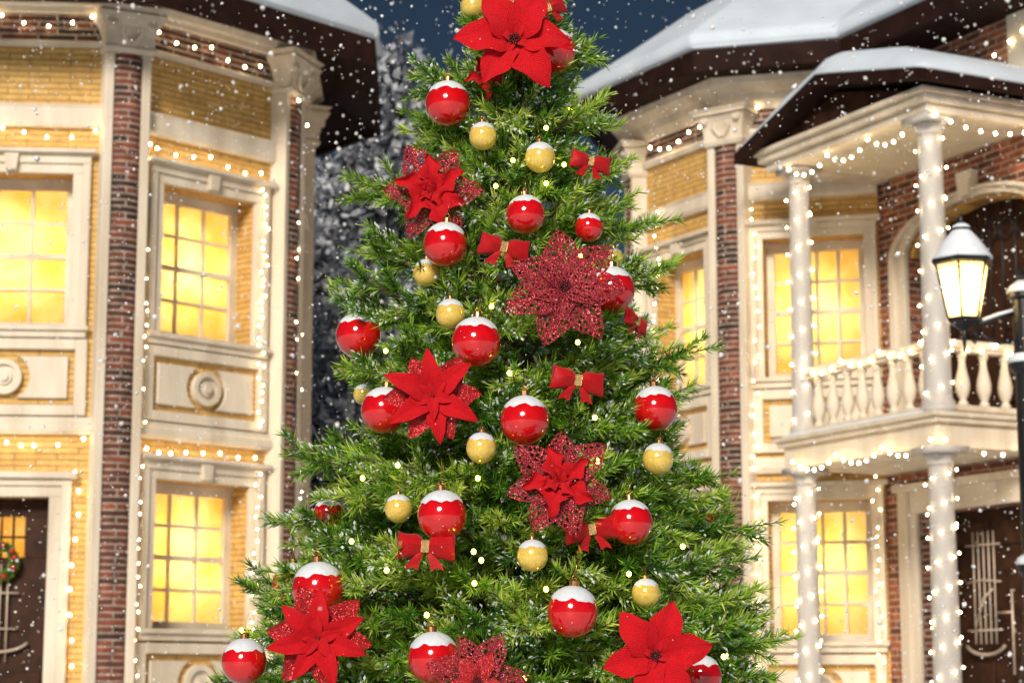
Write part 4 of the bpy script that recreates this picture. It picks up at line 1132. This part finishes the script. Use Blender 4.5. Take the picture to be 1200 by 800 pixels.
m = MB(); m.tube([(.10 * math.cos(q), 0, 1.34 + .10 * math.sin(q)) for q in np.linspace(0, 6.28, 13)], .02, 5)
m.tube([(0, 0, 1.42), (.03, 0, 1.75), (.10, .08, 2.05), (.05, .2, 2.15)], .014, 4); HOOK = m.mesh('hook', M['goldcap'], smooth=True)

def bauble(kind, px, py, dia, label, out=.03, tilt=0.0):
    P, Y = surf(px, py, out); r = dia / 2 * mpp(P)
    o = thing('bauble', label, 'bauble', P, (R(rnd.uniform(-6, 2)), R(tilt + rnd.uniform(-4, 4)), R(rnd.uniform(0, 360)) if kind == 'gold' else R(rnd.uniform(-40, 40))), 'red snow-capped baubles on the tree' if kind == 'red' else 'small gold baubles on the tree', r)
    link('ball', BALL if kind == 'red' else GBALL, o); link('snow_cap', CAPS[rnd.randrange(7)], o)
    link('metal_cap', MCAP, o); link('hook', HOOK, o)
for px, py, dia, out, label in (
    (525, 122, 53, .10, 'red bauble with white snow cap at the upper left edge, below the big topmost poinsettia'),
    (650, 60, 50, .02, 'red bauble tucked behind the right petals of the topmost poinsettia'),
    (616, 252, 46, .02, 'red bauble half covered by needles, above the small red bow near upper middle'),
    (522, 287, 52, .04, 'red bauble under the ragged red flower on the upper left side'),
    (690, 267, 34, -.02, 'small red bauble half sunk in needles above the burgundy glitter flower'),
    (420, 393, 53, .05, 'red bauble hanging out at the left edge, highest of those over the left outline'),
    (558, 401, 58, .06, 'red bauble right above the pointed red poinsettia in the middle of the tree'),
    (717, 340, 54, .01, 'red bauble showing right of the burgundy lace flower'),
    (450, 481, 54, .02, 'red bauble half behind the left petals of the pointed red poinsettia'),
    (615, 493, 58, .07, 'red bauble in the very middle, above the mixed lace and velvet flower'),
    (768, 479, 52, .02, 'red bauble at the right edge, its lower half hidden by needles'),
    (518, 604, 58, .07, 'red bauble hanging just above the wide red bow'),
    (739, 612, 52, .05, 'red bauble on the right, beside a bow under the lace and velvet flower'),
    (671, 717, 60, .07, 'red bauble alone among green needles in the lower right middle'),
    (508, 771, 60, .05, 'red bauble at the lower edge, partly covered by a burgundy glitter flower'),
    (286, 775, 53, .16, 'red bauble at the lowest left corner of the tree'),
    (373, 690, 62, .03, 'large red bauble above the ragged red flower at lower left'),
    (343, 684, 48, -.01, 'red bauble peeking out behind a larger one at lower left'),
    (385, 602, 36, -.02, 'small red bauble deep in the needles on the left side'),
    (822, 792, 48, .01, 'red bauble below the plain velvet poinsettia at lower right'),
    (826, 607, 26, -.04, 'little red bauble barely showing at the right outline')):
    bauble('red', px, py, dia, label, out)
for px, py, dia, out, label in (
    (555, 8, 31, .03, 'gold bauble at the very top of the picture, left of the topmost poinsettia'),
    (566, 160, 33, .04, 'gold bauble below right of the uppermost left red bauble'),
    (633, 185, 36, .02, 'gold bauble half hidden in lit needles left of the highest small bow'),
    (528, 368, 35, .04, 'gold bauble between a red bauble and the left red bauble at mid height'),
    (500, 320, 32, -.01, 'gold bauble mostly hidden by needles under the ragged upper flower'),
    (564, 525, 36, .06, 'gold bauble right below the tip of the pointed red poinsettia'),
    (771, 538, 37, .04, 'gold bauble at the right side, below a half hidden red bauble'),
    (624, 651, 37, .07, 'gold bauble below the mixed lace and velvet flower'),
    (467, 596, 33, .01, 'gold bauble left of the red bauble over the wide bow'),
    (719, 303, 24, -.02, 'tiny gold bauble behind the upper petals beside the burgundy lace flower'),
    (757, 695, 34, -.01, 'dim gold bauble sunk in needles above the lower right poinsettia'),
    (426, 462, 24, -.03, 'tiny gold bauble behind the red bauble at the left outline')):
    bauble('gold', px, py, dia, label, out)

def petal_mesh(name, mat, W, tip, cup, wav, fold, seed, nl=14, nw=8, bulge=.8):
    r = random.Random(seed); m = MB(); vs, uvs = [], {}
    for i in range(nl + 1):
        t = i / nl
        w = W * (math.sin(math.pi * min(1, t ** bulge)) ** tip) * (1 - .0 * t) + (.03 if t < .1 else 0)
        if i == nl: w = .004
        for j in range(nw + 1):
            s = -1 + 2 * j / nw
            y = t
            x = s * w * (1 + wav * .35 * math.sin(13 * t + seed + 2 * s))
            z = cup * math.sin(t * 2.2) - .42 * t * t * (.5 + .5 * abs(cup)) + fold * abs(s) * w + wav * .09 * math.sin(9 * t + 3 * s + seed) * abs(s) - .02 * (1 - min(1, abs(s) * 4)) * (t > .08)
            vs.append((x, y, z))
    W1 = nw + 1; fs = []; uv = []
    for i in range(nl):
        for j in range(nw):
            q = (i * W1 + j, i * W1 + j + 1, (i + 1) * W1 + j + 1, (i + 1) * W1 + j)
            fs.append(q); uv.append([(-1 + 2 * (k % W1) / nw, (k // W1) / nl) for k in q])
    m.add(vs, fs, uv)
    return m.mesh(name, mat, smooth=True, fix=False)
PET = {
 'wide': [petal_mesh('petal', M['velvet'], .31, .85, .24, .3, .28, i, bulge=.85) for i in range(3)],
 'point': [petal_mesh('petal', M['velvet'], .21, .75, .20, .15, .25, i + 5, bulge=.75) for i in range(3)],
 'ragged': [petal_mesh('petal', M['velvet'], .25, .7, .32, 1.0, .45, i + 9, bulge=.9) for i in range(3)],
 'lace': [petal_mesh('lace_petal', M['lace'], .30, .75, .12, .2, .18, i + 15, bulge=.85) for i in range(3)],
 'glit': [petal_mesh('glitter_petal', M['glit'], .29, .75, .16, .3, .2, i + 21, bulge=.85) for i in range(3)]}
m = MB()
for i in range(26):
    a = i * 2.4; q = .020 * math.sqrt(i) * 1.0; m.sphere((q * math.cos(a), q * math.sin(a), .07 + rnd.uniform(0, .05)), .020, 6, 5)
    m.tube([(q * .5 * math.cos(a), q * .5 * math.sin(a), 0), (q * math.cos(a), q * math.sin(a), .08)], .006, 3)
STAM = m.mesh('stamens', M['stamen'], smooth=True)

def poinsettia(px, py, dia, layers, label, out=.07, yaw=0, pitch=0, spin=0):
    P, Y = surf(px, py, out); s = dia / 2 * mpp(P)
    az = math.degrees(math.atan2(P.x, P.y))
    o = thing('poinsettia', label, 'flower', P, (R(90 + pitch), R(0), R(-az * .6 + yaw)), 'artificial poinsettia flowers on the tree', s)
    for kind, n, size, lift, ph in layers:
        for i in range(n):
            c = link('lace_petal' if kind == 'lace' else 'glitter_petal' if kind == 'glit' else 'petal', PET[kind][i % 3], o)
            k = size * rnd.uniform(.92, 1.06)
            c.scale = (k, k, k); c.location = (0, 0, lift)
            c.rotation_euler = (R(rnd.uniform(4, 14) + lift * 60), R(rnd.uniform(-8, 8)), R(spin + ph + 360 * i / n + rnd.uniform(-6, 6)))
    link('stamens', STAM, o).location = (0, 0, .06)
poinsettia(603, 50, 142, [('wide', 6, .98, 0, 0), ('point', 4, .34, .08, 30)], 'large plain red velvet poinsettia topmost on the tree', out=.10, pitch=-6, spin=30)
poinsettia(507, 228, 112, [('lace', 6, 1.12, 0, 20), ('ragged', 6, .84, .06, 0), ('glit', 5, .55, .10, 30), ('ragged', 4, .42, .15, 20)], 'ragged red poinsettia with dark lace petals on the upper left side', out=.08, yaw=R(-14), spin=10)
poinsettia(508, 466, 122, [('glit', 6, .92, 0, 26), ('point', 6, 1.0, .07, 0), ('point', 5, .52, .14, 30)], 'pointed bright red poinsettia with narrow petals, left of the middle', out=.10, yaw=R(-8), spin=5)
poinsettia(662, 338, 144, [('lace', 7, 1.0, 0, 0), ('lace', 5, .66, .10, 24)], 'burgundy glitter lace flower on the upper right side', out=.09, yaw=R(10), spin=8)
poinsettia(656, 566, 120, [('lace', 7, 1.12, 0, 10), ('ragged', 5, .78, .06, 36), ('lace', 5, .62, .09, 0), ('ragged', 3, .42, .15, 0)], 'red poinsettia of mixed velvet and dark lace petals, right of the middle', out=.11, spin=-14)
poinsettia(374, 748, 126, [('glit', 6, 1.0, 0, 25), ('point', 7, .98, .06, 0), ('point', 5, .5, .14, 10)], 'dark red ragged poinsettia at the lower left, under a large red bauble', out=.10, yaw=R(-16), spin=-8)
poinsettia(768, 768, 134, [('wide', 6, .98, 0, 10), ('point', 4, .32, .08, 40)], 'plain red velvet poinsettia with six broad petals at the lower right', out=.10, yaw=R(6), spin=32)
poinsettia(560, 798, 122, [('lace', 7, 1.0, 0, 0), ('glit', 5, .62, .10, 20)], 'burgundy glitter flower at the lower edge of the picture, cut off by it', out=.11, spin=20)
poinsettia(572, 92, 54, [('ragged', 5, 1.0, 0, 0)], 'small red flower peeking out below left of the topmost poinsettia', out=.03, spin=30)

# bows
def bow_lobe(sgn):
    m = MB(); n, k = 12, 8; vs, fs, uv = [], [], []
    for i in range(n + 1):
        t = i / n; x = sgn * (.06 + .94 * t); h = .12 + .40 * math.sin(min(1, t * 1.05) * 1.9) ** .8
        for j in range(k + 1):
            a = math.pi * 2 * j / k
            dpt = .26 * math.sin(math.pi * min(1, .15 + t * .85)) + .05
            vs.append((x + sgn * .05 * math.sin(a * 2 + t * 3), -dpt * math.cos(a) * (1 + .25 * math.sin(a * 3 + 5 * t)), h * math.sin(a) * (1 + .10 * math.sin(4 * a + 6 * t)) + .06 * math.sin(5 * t + a)))
    W = k + 1
    for i in range(n):
        for j in range(k): fs.append((i * W + j, i * W + j + 1, (i + 1) * W + j + 1, (i + 1) * W + j))
    fs.append(tuple(n * W + j for j in range(k)))
    m.add(vs, fs); return m.mesh('loop', M['satin'], smooth=True, fix=False)
def bow_tail(sgn):
    m = MB(); vs, fs = [], []
    for i in range(9):
        t = i / 8
        for j, x in enumerate((-.16, 0, .16)):
            w = x * (.5 + .9 * t)
            vs.append((sgn * (.08 + .38 * t) + w, -.06 - .05 * math.sin(3 * t + j), -.1 - .62 * t - (.10 if (i == 8 and j != 1) else 0)))
    for i in range(8):
        for j in range(2): fs.append((i * 3 + j, i * 3 + j + 1, (i + 1) * 3 + j + 1, (i + 1) * 3 + j))
    m.add(vs, fs); o = m.mesh('tail', M['satin'], smooth=True, fix=False); return o
LOBE = [bow_lobe(-1), bow_lobe(1)]; TAIL = [bow_tail(-1), bow_tail(1)]
m = MB(); FZ = Facet((-1, 0), (1, 0))
m.box(FZ, 1 - .15, 1 + .15, .0, .22, -.22, .22); KNOT = m.mesh('knot', M['goldknot'])
def bow(px, py, wid, label, out=.05, yaw=0, roll=0):
    P, Y = surf(px, py, out); s = wid / 2 * mpp(P)
    o = thing('bow', label, 'bow', P, (0, R(roll), R(yaw)), 'red ribbon bows on the tree', s)
    for q in (0, 1): link('loop', LOBE[q], o); link('tail', TAIL[q], o)
    k = link('knot', KNOT, o); md = k.modifiers.new('bevel', 'BEVEL'); md.width = .05; md.segments = 2
bow(692, 190, 48, 'highest small red bow with gold knot, at the upper right outline', .09, 15, 10)
bow(591, 290, 58, 'red bow with gold knot right of the ragged upper flower', .08, 0, 12)
bow(677, 446, 62, 'red bow with gold knot below the burgundy lace flower', .05, 10, 8)
bow(499, 640, 68, 'wide dark red bow with gold knot under a red bauble', .06, -6, 3)
bow(693, 620, 62, 'red bow with gold knot between the lace flower and a red bauble', .03, 8, -8)
bow(745, 377, 46, 'red bow turned sideways at the right outline', .07, 55, 15)
bow(642, 10, 44, 'red bow at the top of the picture right of the topmost poinsettia', .07, 20, -20)

# fairy lights in the tree
TL = [(601, 188), (661, 193), (640, 215), (581, 218), (668, 128), (640, 150), (576, 359), (677, 401), (697, 489), (452, 411), (597, 437), (680, 300), (555, 646), (564, 656), (556, 683), (737, 672), (412, 634), (466, 545), (283, 738), (848, 769), (614, 795), (453, 668), (700, 540), (640, 690), (800, 640), (500, 720), (425, 560), (560, 560)]
TL.sort(key=lambda p: p[1])
pts = [surf(x, y, .025)[0] for x, y in TL]
inner = []
for p in pts:
    c = Vector((AX, TY, p.z)); inner.append(p.lerp(c, .10) + Vector((0, .02, 0)))
wl = []
for a, b_, p in zip(inner, inner[1:] + inner[-1:], pts):
    wl += [a, p, a, a.lerp(b_, .5).lerp(Vector((AX, TY, (a.z + b_.z) / 2)), .3)]
strand('string of yellow fairy lights wound through the decorated tree', pts, 'treebulb', .0068, 'greenwire', group=None, wr=.0012, sag=.0, wired=wl, dens=False)

# ================================================================== FALLING SNOW
fm = MB()
ico = [(0, 0, 1), (.9, 0, .3), (-.3, .85, .3), (-.7, -.6, .2), (.3, -.8, -.2), (.5, .7, -.5), (-.8, .3, -.5), (-.1, -.2, -1)]
icf = [(0, 1, 2), (0, 2, 3), (0, 3, 1), (1, 4, 5), (1, 5, 2), (2, 6, 3), (3, 4, 1), (5, 7, 6), (2, 5, 6), (6, 7, 3), (3, 7, 4), (4, 7, 5)]
def flake(P, r):
    e = Euler((rnd.uniform(0, 6), rnd.uniform(0, 6), rnd.uniform(0, 6))).to_matrix()
    fm.add([P + e @ Vector((x * r * rnd.uniform(.6, 1.2), y * r * rnd.uniform(.6, 1.2), z * r * rnd.uniform(.5, 1.1))) for x, y, z in ico], icf)
for i in range(7800):
    Y = rnd.uniform(8.0, 21.0); P = at(rnd.uniform(-60, 1260), rnd.uniform(-60, 820), Y)
    px = min(5.0, .64 * math.exp(abs(rnd.gauss(0, .70))))
    flake(P, px * Y / FPX)
for i in range(45):
    Y = rnd.uniform(2.6, 3.8); flake(at(rnd.uniform(0, 1200), rnd.uniform(0, 800), Y), rnd.uniform(1.2, 2.6) * Y / FPX)
for i in range(500):
    Y = rnd.uniform(4.3, 5.3); P = at(rnd.uniform(0, 1200), rnd.uniform(0, 800), Y)
    flake(P, rnd.uniform(.5, 1.0) * Y / FPX)
fs_ = link('falling_snow', fm.mesh('falling_snow', M['flake'], smooth=True, fix=False)); tag(fs_, 'white snowflakes drifting through the air', 'snow', kind='stuff')

# ================================================================== LIGHT, SKY, CAMERA
SUN_AZ, SUN_EL = -12, 27
sv = Vector((math.sin(R(SUN_AZ)) * math.cos(R(SUN_EL)), -math.cos(R(SUN_AZ)) * math.cos(R(SUN_EL)), math.sin(R(SUN_EL))))
sl = bpy.data.lights.new('sun', 'SUN'); sl.energy = 3.9; sl.angle = R(16); sl.color = (1.0, 0.905, 0.775)
so = bpy.data.objects.new('sun', sl); COL.objects.link(so); so.rotation_euler = sv.to_track_quat('Z', 'Y').to_euler()
w = bpy.data.worlds.new('World'); scene.world = w; w.use_nodes = True
nt = w.node_tree; nt.nodes.clear()
wo = nt.nodes.new('ShaderNodeOutputWorld'); bg = nt.nodes.new('ShaderNodeBackground')
sk = nt.nodes.new('ShaderNodeTexSky'); sk.sky_type = 'NISHITA'; sk.sun_disc = False
sk.sun_elevation = R(SUN_EL); sk.sun_rotation = R(180 - SUN_AZ); sk.ozone_density = 3.2; sk.air_density = 1.0; sk.dust_density = 0.3
bg.inputs[1].default_value = 0.013
hs = nt.nodes.new('ShaderNodeHueSaturation'); hs.inputs['Saturation'].default_value = 1.05; nt.links.new(sk.outputs[0], hs.inputs['Color']); nt.links.new(hs.outputs[0], bg.inputs[0]); nt.links.new(bg.outputs[0], wo.inputs[0])

cd = bpy.data.cameras.new('camera'); co = bpy.data.objects.new('camera', cd); COL.objects.link(co)
co.location = (0, 0, CAMZ); co.rotation_euler = (R(90) + PITCH, 0, 0)
cd.sensor_width = 36; cd.lens = FPX / 1200 * 36; cd.clip_end = 6000
cd.dof.use_dof = True; cd.dof.focus_distance = 5.9; cd.dof.aperture_fstop = 5.8
scene.camera = co
scene.view_settings.view_transform = 'Standard'; scene.view_settings.look = 'None'; scene.view_settings.exposure = 0.04; scene.view_settings.gamma = 1
scene.cycles.use_denoising = True
scene.cycles.max_bounces = 6; scene.cycles.transparent_max_bounces = 12
scene.cycles.sample_clamp_indirect = 6.0
